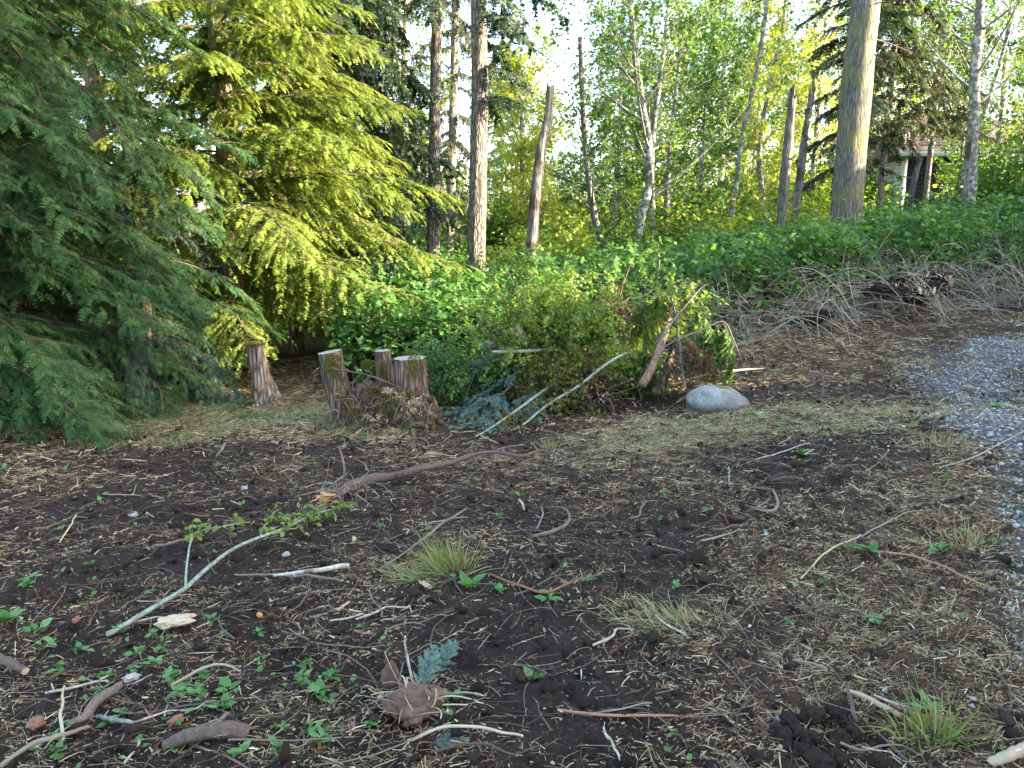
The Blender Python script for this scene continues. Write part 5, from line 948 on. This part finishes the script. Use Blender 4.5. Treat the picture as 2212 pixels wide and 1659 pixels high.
# root plate and reddish root mass
def root_wad(name, label, c, r, mat, seed, n, cat='root mass', rl=.3):
    rng = RS(seed); root = thing(name, label, cat, c); b = Buf()
    for k in range(7): lump(b, np.array(r) * rng.randn(3) * .45, np.array(r) * (.35 + .3 * rng.rand()), 4, seed + k, .8, 2.6, 0, 0, .5)
    obj('soil_lump', b.mesh('soil_lump', M['rot'] if mat == 'redroot' else M['clod'], True), root)
    b = Buf(); O = nrm(rng.randn(n, 3)) * r * (.5 + .5 * rng.rand(n, 1)); p = grow(rng, O, nrm(O / np.array(r) + rng.randn(n, 3) * .8), rl * (.3 + rng.rand(n)), 7, -.3 * rng.rand(n), .45); tubes(b, p, (.003 + .008 * rng.rand(n) ** 2)[:, None] * np.linspace(1, .3, 7), 5, 0, rng.rand(n)); obj('roots', b.mesh('roots', M[mat], True), root)
    b = Buf(); m = n * 2; Q = nrm(rng.randn(m, 3)) * r * .85; a, b2, cc = frames(rng.randn(m, 3)); S = (.02 + .06 * rng.rand(m) ** 2) * (1.6 if max(r) > .27 and mat == 'cane' else 1); stamp(b, STRIP, STRIP_F, Q, a, b2, cc, S, S * .35, S, 0, rng.rand(m)); obj('torn_wood', b.mesh('torn_wood', M['palewood' if mat != 'redroot' else 'redroot']), root, kind='stuff')
root_wad('root_mass', 'reddish torn roots standing up in the middle of the brush pile', P(1325, 690, 8.9), (.13, .12, .28), 'redroot', 71, 170)
root_wad('root_mass', 'dark root plate with soil at the front foot of the brush pile', P(1285, 848, 8.15), (.16, .14, .17), 'twig', 72, 120)
root_wad('root_mass', 'torn up dark stump with pale splinters at the top right bank', P(1955, 640, 11.4) + [0, 0, .05], (.55, .3, .16), 'cane', 73, 120)
root_wad('root_mass', 'upright dark root with pale torn tips behind the torn up stump', P(2020, 615, 11.6), (.28, .2, .22), 'cane', 74, 80)
root_wad('root_mass', 'small dark stump hollow left of the torn up one', P(1745, 690, 10.9), (.22, .16, .12), 'twig', 75, 60)
# brush: leafy birch crown, spruce boughs, cedar sprays, wilted vines
def brush(name, label, cat, c, R, n, leaf, lsize, seed, ns=60, tmat='twig', flat=(1, 1, 1), nt=6):
    rng = RS(seed); root = thing(name, label, cat, c); b = Buf(); R = np.array(R)
    O = rng.randn(ns, 3) * R * .25 - [0, 0, R[2] * .5]; D = nrm(rng.randn(ns, 3) * [1, .7, .5] + [0, 0, .9]); p = grow(rng, O, D * (R / R.max()), R.max() * (.7 + .8 * rng.rand(ns)), 8, -.1 + 0 * O[:, 0], .2); tubes(b, p, (.003 + .006 * rng.rand(ns))[:, None] * np.linspace(1, .25, 8), 4)
    sel = np.repeat(np.arange(ns), nt); j = rng.randint(2, 8, len(sel)); q = grow(rng, p[sel, j], nrm(rng.randn(len(sel), 3) + [0, 0, .2]), .10 + .22 * rng.rand(len(sel)), 5, -.3 + 0 * sel, .2); tubes(b, q, np.full((1, 5), .0022), 3); obj('stems', b.mesh('stems', M[tmat]), root)
    s2 = rng.randint(len(q), size=n); tt = rng.rand(n) * 3.99; jj = tt.astype(int); f = (tt - jj)[:, None]; Q = q[s2, jj] * (1 - f) + q[s2, jj + 1] * f + rng.randn(n, 3) * .02; a, b2, c2 = frames(nrm(rng.randn(n, 3) * [1, 1, .5] - [0, 0, .5]), roll=rng.randn(n) * .7); S = lsize * (.5 + .8 * rng.rand(n))
    lb = Buf(); stamp(lb, KITE, KITE_F, Q, a, b2, c2, S, S * .9, S, 0, rng.rand(n)); obj('foliage', lb.mesh('foliage', M[leaf]), root)
brush('felled_birch_crown', 'leafy light green birch top standing in the brush pile', 'birch', P(1205, 700, 8.7), (.88, .5, .92), 24000, 'birch', .040, 81, 140)
brush('felled_birch_crown', 'wilting olive leaves of the birch top low in the brush pile', 'birch', P(1225, 805, 8.15), (.42, .3, .30), 3600, 'wilted', .045, 82, 50)
brush('felled_shrub', 'green vine leaves covering the left side of the brush pile', 'shrub', P(1020, 815, 8.6), (.62, .4, .38), 9000, 'bramble', .040, 83, 70)
brush('felled_shrub', 'sparse green shoots at the back left of the brush pile', 'shrub', P(985, 770, 9.2), (.45, .3, .34), 3600, 'weed', .045, 84, 40)
brush('felled_shrub', 'dark leafy shrub behind the leaning logs', 'shrub', P(1385, 800, 8.8), (.40, .3, .30), 3200, 'alder', .042, 85, 50)
brush('felled_shrub', 'small maple shoots with yellow leaves above the leaning logs', 'shrub', P(1470, 640, 8.6), (.28, .2, .28), 380, 'birch', .06, 86, 16)
brush('felled_shrub', 'tan dry leaves on the right foot of the brush pile', 'shrub', P(1505, 775, 8.3), (.16, .12, .16), 900, 'needleduff', .035, 87, 30)
def sprays(label, meshes, L, cat='conifer brush', name='cut_bough'):
    for k, (u, v, y, s, rx, ry, rz) in enumerate(L):
        o = obj(name, meshes[k % len(meshes)], None, P(u, v, y), (rx, ry, rz), s, label=label if isinstance(label, str) else label[k], category=cat, group=None if not isinstance(label, str) else 'cut boughs: ' + label)
sprays('blue green spruce bough in the brush pile left of the birch poles', spr_m, [(1130, 800, 8.3, .75, .2, .45, 3.4), (1110, 830, 8.1, .7, -.3, .5, 3.8), (1150, 790, 8.5, .8, .3, .2, 2.8), (1175, 820, 8.2, .7, .1, .6, 3.9), (1090, 850, 7.9, .6, .1, .3, 3.6), (1160, 850, 8.0, .6, .1, .6, 4.3), (1130, 770, 8.6, .7, 0, .1, 3.2)])
lit = [bough(260 + i, 1.1, 30, .34, 9, .10, 1.0, .1, .5, .9, 50, F4, mats=[M['twig'], M['hemlock']], rad=.010, name='hanging_frond') for i in range(2)]
M['frond'] = leafmat('fresh_green_frond', [(0, (.04, .085, .02)), (.5, (.09, .17, .035)), (1, (.18, .27, .06))], .25, .5, spec=.2)
grn = [bough(270 + i, 1.1, 30, .34, 9, .10, 1.0, .1, .5, .9, 50, F4, mats=[M['twig'], M['frond']], rad=.010, name='hanging_frond') for i in range(2)]
sprays('yellow green cedar frond hanging over the leaning logs', lit, [(1445, 630, 8.65, .62, .2, .55, 3.1), (1440, 640, 8.7, .58, .1, .7, 3.5), (1455, 635, 8.7, .58, -.2, .5, 2.7), (1425, 655, 8.6, .52, .1, .9, 3.3), (1465, 650, 8.85, .35, 0, 1.0, 3.6), (1400, 645, 8.7, .38, .2, 1.0, 3.0), (1380, 665, 8.7, .3, .2, 1.2, 2.6)])
sprays('green cedar frond drooping at the right end of the brush pile', grn, [(1562, 700, 8.6, .58, 0, 1.0, .2), (1548, 702, 8.7, .52, .2, 1.1, .6), (1530, 705, 8.6, .52, .1, 1.1, .1), (1505, 710, 8.8, .55, .1, .8, -.6), (1540, 740, 8.5, .38, -.2, 1.1, .2), (1480, 720, 8.7, .45, .1, .9, -1.1), (1572, 720, 8.5, .36, 0, 1.3, .1), (1420, 740, 8.9, .5, 0, .9, 2.2), (1400, 760, 8.8, .5, 0, 1.0, 3.0), (1500, 670, 9.0, .55, 0, .6, .3)])
sprays('blue grey spruce bough trailing on the soil in front of the brush', spr_m, [(1080, 905, 7.5, .55, 0, .12, 3.5), (1110, 910, 7.4, .45, 0, .1, 3.9), (1050, 880, 7.7, .5, .1, .2, 2.9)])
# ferns
def fern(u, v, s, label, seed, dy=0):
    rng = RS(seed); g = G(u, v); g[1] += dy; g[2] = gz(g[0], g[1]); root = thing('fern', label, 'fern', g); m = 9
    for k in range(m):
        b = Buf(); az = k * 6.28 / m + rng.randn() * .3; D = np.array([[math.cos(az) * .7, math.sin(az) * .7, .8]]); p = grow(rng, np.zeros((1, 3)), nrm(D), np.array([s * (.7 + .5 * rng.rand())]), 16, np.array([-.65]), .1); tubes(b, p, np.full((1, 16), .002), 3, 0)
        C = p[0]; T = nrm(np.gradient(C, axis=0)); lat = nrm(np.cross(T, [0, 0, 1.])); Q = np.repeat(C[2:], 2, 0); Dv = np.concatenate([[l, -l] for l in lat[2:]]) + np.repeat(T[2:], 2, 0) * .3; a, b2, c = frames(Dv); w_ = np.repeat(np.sin(np.linspace(.35, 3.0, 14)) * s * .17, 2); stamp(b, KITE, KITE_F, Q, a, b2, c, w_, w_ * .25, w_, 1); obj('frond', b.mesh('frond', [M['twig'], M['bramble']]), root)
fern(905, 925, .32, 'small sword fern in front of the three stem stump', 1); fern(545, 905, .35, 'fern on the grass fringe left of the three stem stump', 2); fern(500, 895, .4, 'fern leaning from the shade by the mossy stump', 3, .3); fern(985, 760, .4, 'fern tip behind the low weathered stump', 4, 1.0); fern(600, 945, .22, 'flattened fern on the soil edge left of the stump', 5)

# ------------------------------------------------------------------ foreground sticks, chunks and stones
FS = [  # label, path (u,v,h), radii, material, cap
 ('thick curved branch with a pale broken end at the bottom left', [(355, 1612, .02), (400, 1592, .06), (450, 1576, .08), (500, 1572, .07), (532, 1585, .04)], [.020, .024, .026, .027], 'branch', 'palewood'),
 ('dark curved branch left of the thick one ending near a white chip', [(150, 1568, .02), (180, 1548, .05), (215, 1512, .06), (265, 1478, .05)], [.013, .016, .017, .014], 'branch', 'palewood'),
 ('stout stick entering at the left edge', [(-20, 1418, .03), (20, 1432, .05), (55, 1450, .04)], [.022, .020, .014], 'branch', 'palewood'),
 ('white broken branch lying below the fallen sapling', [(590, 1243, .04), (640, 1238, .05), (700, 1230, .06), (752, 1222, .05)], [.006, .010, .013, .014], 'whitepole', 'palewood'),
 ('thin straight stick left of the white broken branch', [(508, 1240, .04), (560, 1241, .05), (640, 1240, .04)], [.005, .006, .005], 'cane', None),
 ('brown stick under the white broken branch', [(610, 1243, .03), (680, 1245, .04), (738, 1256, .03)], [.008, .007, .005], 'branch', None),
 ('long thin stick rising right toward the grass tuft', [(820, 1230, .03), (870, 1195, .05), (930, 1150, .08), (970, 1120, .08), (1008, 1098, .07)], [.004, .006, .006, .005], 'cane', None),
 ('pale twig standing upright in the bottom soil', [(892, 1482, .01), (882, 1425, .12), (875, 1375, .24)], [.005, .005, .004], 'whitepole', None),
 ('curved thin twig at the bottom left of centre', [(880, 1600, .02), (960, 1568, .06), (1060, 1575, .05), (1130, 1590, .03)], [.005, .005, .004], 'cane', None),
 ('long white twig curving above it', [(905, 1505, .03), (960, 1500, .06), (1010, 1496, .07), (1050, 1505, .02)], [.004, .004, .003], 'birchpole', None),
 ('long straight twig running to the right in the bottom soil', [(1130, 1515, .02), (1250, 1538, .03), (1400, 1545, .03), (1480, 1548, .02)], [.003, .005, .005, .003], 'redroot', None),
 ('white stick jutting out of the dark bottom soil', [(1352, 1665, .01), (1325, 1610, .05), (1304, 1572, .08)], [.004, .004, .004], 'whitepole', None),
 ('splintered pale plank bit at the lower right', [(1828, 1487, .04), (1880, 1510, .05), (1945, 1545, .04)], [.006, .011, .008], 'palewood', None),
 ('thin reddish cane right of the splintered bit', [(1900, 1505, .04), (1990, 1545, .05), (2100, 1550, .04), (2190, 1565, .04)], [.004, .004, .003], 'redroot', None),
 ('grey stick standing in the lower right litter', [(1850, 1560, .01), (1838, 1520, .06), (1828, 1480, .10)], [.008, .007, .006], 'branch', 'palewood'),
 ('half peeled branch lying beside the gravel', [(1925, 1098, .03), (1990, 1090, .05), (2040, 1080, .05), (2090, 1065, .04)], [.006, .009, .012, .013], 'stumpbark', 'palewood'),
 ('curved brown root on the dark soil right of centre', [(1660, 1040, .02), (1700, 1030, .06), (1740, 1040, .05), (1775, 1050, .02)], [.007, .009, .008, .004], 'branch', None),
 ('hooked pale root below the curved brown one', [(1600, 1088, .02), (1660, 1105, .05), (1680, 1090, .08), (1670, 1060, .07), (1640, 1052, .04)], [.004, .007, .008, .006, .003], 'cane', None),
 ('long grey root lying left of the hooked one', [(1500, 1010, .02), (1560, 1040, .04), (1620, 1050, .05), (1670, 1058, .05)], [.004, .006, .008, .008], 'branch', None),
 ('thin pale green stalk standing right of centre', [(1578, 1068, .01), (1576, 1035, .07), (1574, 1008, .13)], [.003, .003, .003], 'birchpole', None),
 ('arched brown bark strip on the soil right of the grass tuft', [(1150, 1160, .03), (1190, 1150, .06), (1228, 1128, .09), (1225, 1100, .11), (1180, 1095, .10)], [.009, .011, .007, .004, .003], 'branch', None),
 ('brown bent twig below the grass tuft', [(1055, 1240, .02), (1120, 1265, .06), (1180, 1280, .05), (1250, 1250, .05), (1300, 1240, .04)], [.005, .006, .006, .004], 'redroot', None),
 ('straight tan stick left of the lower right gravel', [(1860, 1160, .04), (1950, 1110, .05), (2010, 1100, .05)], [.004, .004, .003], 'cane', None),
 ('pale yellow stick slanting in the right litter', [(1730, 1250, .03), (1790, 1190, .06), (1860, 1155, .06)], [.004, .005, .003], 'straw', None),
 ('long dark red fern stalk in the right litter', [(1880, 1190, .05), (1990, 1205, .07), (2080, 1245, .06), (2160, 1280, .04)], [.005, .006, .005, .003], 'redroot', None),
 ('tan cane crossing toward the gravel', [(2030, 1010, .03), (2110, 985, .05), (2212, 930, .06)], [.004, .005, .004], 'cane', None),
 ('pale chunky stick at the bottom right corner', [(2140, 1650, .02), (2180, 1630, .05), (2225, 1615, .05)], [.014, .018, .018], 'palewood', None),
 ('light forked stick upright at the left edge', [(135, 1600, .02), (132, 1540, .10), (140, 1480, .20)], [.006, .005, .003], 'cane', None),
 ('pale stick crossing the bottom left corner', [(0, 1655, .04), (60, 1610, .07), (130, 1590, .08), (190, 1570, .06)], [.007, .008, .006], 'cane', None),
 ('short grey stick by the thick curved branch', [(210, 1548, .03), (250, 1555, .04), (290, 1562, .03)], [.007, .008, .006], 'birchpole', None),
 ('thin curved stick above the thick curved branch', [(370, 1480, .03), (430, 1445, .06), (480, 1435, .06), (520, 1450, .03)], [.006, .006, .004], 'cane', None),
 ('bent stick with a knot at the far left soil', [(330, 1180, .03), (370, 1172, .06), (420, 1160, .05), (435, 1150, .03)], [.007, .008, .005], 'branch', None),
 ('pale stalk leaning on the dark soil at left', [(128, 1172, .02), (150, 1140, .06), (165, 1112, .10)], [.004, .004, .003], 'straw', None),
 ('short greenish stick at the far soil edge', [(468, 985, .01), (478, 972, .08), (486, 958, .14)], [.010, .010, .008], 'birchpole', None),
 ('white twig standing beside the central weeds', [(1132, 1102, .01), (1129, 1090, .05), (1122, 1078, .09)], [.007, .007, .006], 'whitepole', None),
 ('long white forked twig right of the boulder grass', [(1600, 1005, .03), (1660, 985, .06), (1720, 965, .06), (1750, 958, .04)], [.003, .005, .004], 'whitepole', None),
 ('dark stub standing at right beyond the boulder', [(1835, 868, .01), (1833, 855, .08), (1831, 842, .15)], [.010, .009, .008], 'branch', None),
 ('thin stem with a dry seed head beyond the boulder', [(1778, 858, .01), (1778, 835, .12), (1777, 808, .28)], [.006, .005, .012], 'branch', None),
 ('long tan cane at the foot of the right bank', [(2010, 672, .05), (2090, 668, .06), (2180, 672, .05)], [.012, .016, .010], 'cane', None),
 ('dark root arc on the soil below the long branch', [(1280, 990, .02), (1320, 985, .05), (1360, 990, .03)], [.009, .012, .008], 'branch', None),
]
for k, (lab, L, rad, mt, cp_) in enumerate(FS):
    stick('stick', lab, 'stick', L, rad, mt, None, cp_, 26, 8, k + 5, .012)
# medium sticks nobody labelled one by one: individual things in a group
rng = RS(41); pm = []
for k in range(6):
    b = Buf(); L = .35; s = np.linspace(0, 1, 5); limb(b, [(L * (a - .5), .025 * rng.randn() * (a * (1 - a) * 4), .012 * rng.randn()) for a in s], [.0055, .0045, .0025], 7, 18, seed=k, wob=.01, rough=.25); pm.append(b.mesh('stick', [M[['branch', 'cane', 'redroot', 'whitepole', 'branch', 'twig'][k]]], True))
for k in range(120):
    x, y = scatter(rng, 1, 2.0, 9.5, -34, 35, .3); z = float(ground_z(x, y)[0]) + .018
    obj('stick', pm[rng.randint(6)], None, (x[0], y[0], z), (rng.randn() * .08, rng.randn() * .08, rng.randn() * .8 + (1.57 if rng.rand() < .25 else 0)), .35 + .9 * rng.rand(), label='small loose stick lying in the soil litter', category='stick', group='small loose sticks in the litter')
def chunk(label, u, v, r, mat, seed, h=0, sub=3, amp=.4, cat='wood chunk', name='wood_chunk', ridged=.1):
    g = G(u, v, h); b = Buf(); lump(b, (0, 0, 0), r, 4 if name != 'stone' else 3, seed, amp if name == 'stone' else .7, 1.8, 0, rng.rand() * 3, ridged * 4); return obj(name, b.mesh(name, M[mat], name in ('stone',)), None, g + [0, 0, r[2] * .45], label=label, category=cat)
chunk('white stone on the dark soil at left', 528, 1057, (.030, .024, .018), 'stone', 1, name='stone', cat='stone', ridged=0); chunk('pale flat stone at the far left soil', 288, 1114, (.035, .03, .016), 'stone', 2, name='stone', cat='stone', ridged=0)
chunk('small grey stone by the fallen sapling leaves', 618, 1200, (.022, .018, .015), 'stone', 3, name='stone', cat='stone', ridged=0)
chunk('crumbling tan wood slab under the fallen sapling', 375, 1345, (.085, .045, .022), 'palewood', 4, .02); chunk('white bark flake near the bottom left', 285, 1466, (.032, .025, .012), 'whitepole', 5, .03)
chunk('orange brown wood bit at the left', 165, 1340, (.022, .014, .012), 'redroot', 6, .02); chunk('orange chip above the bottom left branches', 560, 1330, (.016, .012, .01), 'rawwood', 7, .02)
chunk('dried brown leaf clump at the bottom left', 80, 1565, (.03, .025, .018), 'redroot', 8, .02); 
for _k in range(26):
    _o = chunk('rough dark soil clod heaped round the bottom right hollow', 1790 + rng.randn() * 75, 1600 + rng.randn() * 28, tuple(np.array([.032, .027, .022]) * (.5 + rng.rand())), 'clod', 90 + _k, 0, 3, .7, name='soil_clod', cat='soil clod'); _o['group'] = 'soil clods at the bottom right hollow'

chunk('dark soil clod at the edge of the smooth bare patch', 1500, 1215, (.06, .05, .04), 'clod', 11, 0, 4, name='soil_clod', cat='soil clod'); chunk('pale rotten wood flake by the grass tuft foot', 920, 1265, (.05, .012, .012), 'chip', 12, .03); chunk('yellowish wood splinter below the stump sticks', 765, 1165, (.035, .010, .008), 'chip', 13, .03)
chunk('pale splinter on the soil left of the tuft', 742, 1310, (.04, .007, .006), 'chip', 14, .03); chunk('brown decayed bark hump right of the boulder grass', 1700, 1065, (.04, .03, .02), 'rot', 15)
chunk('brown bark bit with an orange end in the right litter', 1590, 1120, (.07, .018, .016), 'rot', 16, .02); chunk('red brown crumbling wood near the left foreground', 380, 1560, (.03, .02, .015), 'redroot', 17, .02)
def root_ball():
    g = G(895, 1545); root = thing('root_ball', 'brown muddy root ball with pale roots near the bottom centre', 'root ball', g); b = Buf()
    for k, (dx, dy, dz, r) in enumerate([(0, 0, .05, .075), (.05, .02, .06, .055), (-.05, .0, .04, .055), (.01, -.03, .03, .05), (-.08, .01, .02, .03)]): lump(b, (dx, dy, dz), (r, r * .85, r * .85), 4, 30 + k, .5, 2.4, 0, 0, .3)
    obj('soil_lump', b.mesh('soil_lump', M['rot2'], True), root); b = Buf(); r_ = RS(9); n = 60; O = nrm(r_.randn(n, 3)) * [.08, .06, .05] + [0, 0, .05]; p = grow(r_, O, nrm(O + r_.randn(n, 3) * .05), .03 + .08 * r_.rand(n), 6, -.4 + 0 * O[:, 0], .4); tubes(b, p, (.001 + .002 * r_.rand(n))[:, None] * np.ones((1, 6)), 4); obj('roots', b.mesh('roots', M['cane']), root)
    b = Buf(); lump(b, (0, 0, 0), (.035, .02, .06), 4, 3, .4, 2, 0, 0, .2); obj('bark_chunk', b.mesh('bark_chunk', M['rot2'], True), None, G(845, 1490) + [0, 0, .05], label='upright brown bark chunk left of the muddy root ball', category='bark chunk')
M['rot2'] = plain('muddy_brown_wood', [(0, (.045, .028, .02)), (.5, (.13, .08, .06)), (.8, (.22, .15, .11)), (1, (.38, .28, .20))], 16, .9, 1.0, .15, .1, .02)
root_ball()
for k, (u, v, s, rz, lab) in enumerate([(905, 1500, .15, 1.3, 'small blue green spruce sprig standing behind the muddy root ball'), (935, 1470, .13, 1.0, 'second spruce sprig right of the pale upright twig'), (930, 1620, .12, .3, 'spruce sprig lying below the muddy root ball'), (985, 1610, .11, 2.0, 'spruce sprig tip at the bottom centre'), (880, 1530, .10, 2.6, 'short spruce sprig tucked left of the muddy root ball')]):
    obj('spruce_sprig', spr_m[k % 2], None, G(u, v) + [0, 0, .02], (.2, -.45 if k < 2 else -.05, rz), s, label=lab, category='spruce sprig')

# grass tufts and weeds
def tuft(label, u, v, n, h, spread, lean, seed, mat='grass', dead=.3):
    rng = RS(seed); g = G(u, v); b = Buf(); O = np.c_[rng.randn(n, 2) * spread * [1, .55], np.zeros(n)]; D = nrm(np.c_[O[:, 0] / spread * .30 + lean[0], O[:, 1] / spread * .25 + lean[1], 1 + 0 * O[:, 0]] + rng.randn(n, 3) * .22); L = h * (.25 + .95 * rng.rand(n)); flat_ = rng.rand(n) < .25; D[flat_] = nrm(D[flat_] * [1.6, 1.6, .35] + rng.randn(flat_.sum(), 3) * .3); p = grow(rng, O, D, L, 6, -.55 * rng.rand(n) ** 2, .16)
    tp = p[:, :, :]; wv = .0028 * np.linspace(1, .25, 6); lat = nrm(np.cross(D, np.array([0, -1., 0.1]) + rng.randn(n, 3) * .5))[:, None]; V = np.stack([tp - lat * wv[None, :, None], tp + lat * wv[None, :, None]], 2).reshape(-1, 3); i = np.arange(5); F = np.stack([2 * i, 2 * i + 1, 2 * i + 3, 2 * i + 2], 1); F = (F[None] + (np.arange(n) * 12)[:, None, None]).reshape(-1, 4); m_ = np.repeat((rng.rand(n) < dead).astype(np.int32), 5); b.add(V, F, m_, np.repeat(rng.rand(n), 12))
    obj('grass_tuft', b.mesh('grass_tuft', [M[mat], M['straw']]), None, g, label=label, category='grass tuft')
tuft('bright upright tuft of green grass near the photo centre', 975, 1238, 420, .19, .045, (-.45, .1), 1); tuft('low spread tuft of dull grass right of the smooth bare patch', 1440, 1345, 300, .13, .08, (-.7, -.1), 2, 'greenhay'); tuft('small grass tuft behind the long crooked branch', 1190, 972, 120, .12, .04, (-.2, 0), 3, 'greenhay')
tuft('dry tan stubble tuft beside the gravel', 2100, 1180, 160, .12, .07, (.1, 0), 4, 'straw'); tuft('tan stubble tuft above the half peeled branch', 2050, 965, 160, .13, .12, (.1, 0), 5, 'straw'); tuft('green weedy grass clump in the bottom right corner area', 2020, 1590, 160, .15, .06, (-.2, 0), 6); tuft('flattened grass wisp left of the bright tuft', 905, 1250, 160, .14, .05, (-1.3, -.1), 7, 'greenhay')
def rosette(label, u, v, n, L, seed, wide=1.0, up=.5, group=None, cat='weed', name='weed_plant'):
    rng = RS(seed); g = G(u, v); root = thing(name, label, cat, g + [0, 0, .005], group)
    b = Buf(); az = np.arange(n) * 2.4 + rng.randn(n) * .3; D = np.c_[np.cos(az), np.sin(az), up + rng.randn(n) * .25]; a, b2, c = frames(D, roll=rng.randn(n) * .3); S = L * (.6 + .6 * rng.rand(n)); O = rng.randn(n, 3) * L * .15; O[:, 2] = np.abs(O[:, 2]); stamp(b, LEAF, LEAF_F, O, a, b2, c, S, S * wide, S, 0, rng.rand(n)); obj('leaf', b.mesh('leaf', M['weed']), root)
for k, (lab, u, v, n, L, w_, up) in enumerate([('long leaved dock weed standing at the foot of the bright grass tuft', 1015, 1275, 8, .095, .75, 1.0), ('pale jagged thistle like weed right of the dock weed', 1185, 1295, 14, .075, .55, .25), ('small vine leaves between the dock weed and the pale weed', 1085, 1280, 7, .045, 1.1, .4), ('two leaf seedling right of the pale jagged weed', 1270, 1262, 5, .045, 1.1, .5),
    ('green weed clump just right of the boulder', 1640, 900, 12, .07, 1.2, .7), ('leafy weed clump on the dark soil below the boulder', 1735, 985, 14, .075, 1.2, .4), ('small weed on a white stem at centre', 1125, 1075, 6, .05, 1.1, .8), ('green weed patch in the reddish litter at right', 1880, 1195, 12, .06, 1.2, .3), ('second green weed in the reddish litter at right', 1830, 1190, 9, .055, 1.2, .3), ('green leaf group left of the gravel edge', 2030, 1190, 8, .07, .9, .25),
    ('weed with round leaves beside the gravel at the right edge', 2150, 885, 14, .075, 1.2, .4), ('round leaf weed on the gravel fringe', 2090, 1160, 5, .05, 1.3, .4), ('green weed clump at the left edge', 15, 1345, 12, .07, 1.1, .5), ('weed clump right of the left edge one', 80, 1365, 10, .06, 1.1, .4), ('weed beside the thick end of the fallen sapling', 265, 1370, 10, .055, .9, .5), ('bright weed at the bottom right corner', 2000, 1540, 9, .07, .8, .6),
    ('single large leaf weed near the bottom right corner', 2050, 1605, 5, .08, .9, .3), ('small weed right of the muddy root ball', 975, 1510, 6, .045, 1.0, .7), ('drooping weed in the bottom centre soil', 1155, 1470, 6, .05, 1.0, .4), ('weed in the bottom left leaf patch', 480, 1530, 12, .05, 1.0, .4), ('weed left of the muddy root ball', 690, 1500, 10, .05, 1.0, .4), ('weed patch above the thick curved branch', 390, 1500, 12, .05, 1.0, .4), ('bright sprig at the foot of the shaded cedar', 385, 930, 14, .07, 1.2, .7), ('leafy seedling at the foot of the three stem stump', 790, 945, 10, .065, 1.2, .8), ('bright leaves on top of the three stem stump', 805, 865, 8, .06, 1.3, .6)]):
    rosette(lab, u, v, n, L, k + 1, w_, up)
rng = RS(55)
for k in range(70):
    u = 60 + rng.rand() * 760 if k < 45 else rng.rand() * 2212; v = 1350 + rng.rand() * 290 if k < 45 else 1080 + rng.rand() * 560
    rosette('small green seedling in the foreground litter', u, v, 5 + rng.randint(5), .03 + .02 * rng.rand(), 100 + k, 1.0, .3, 'small green seedlings in the foreground')
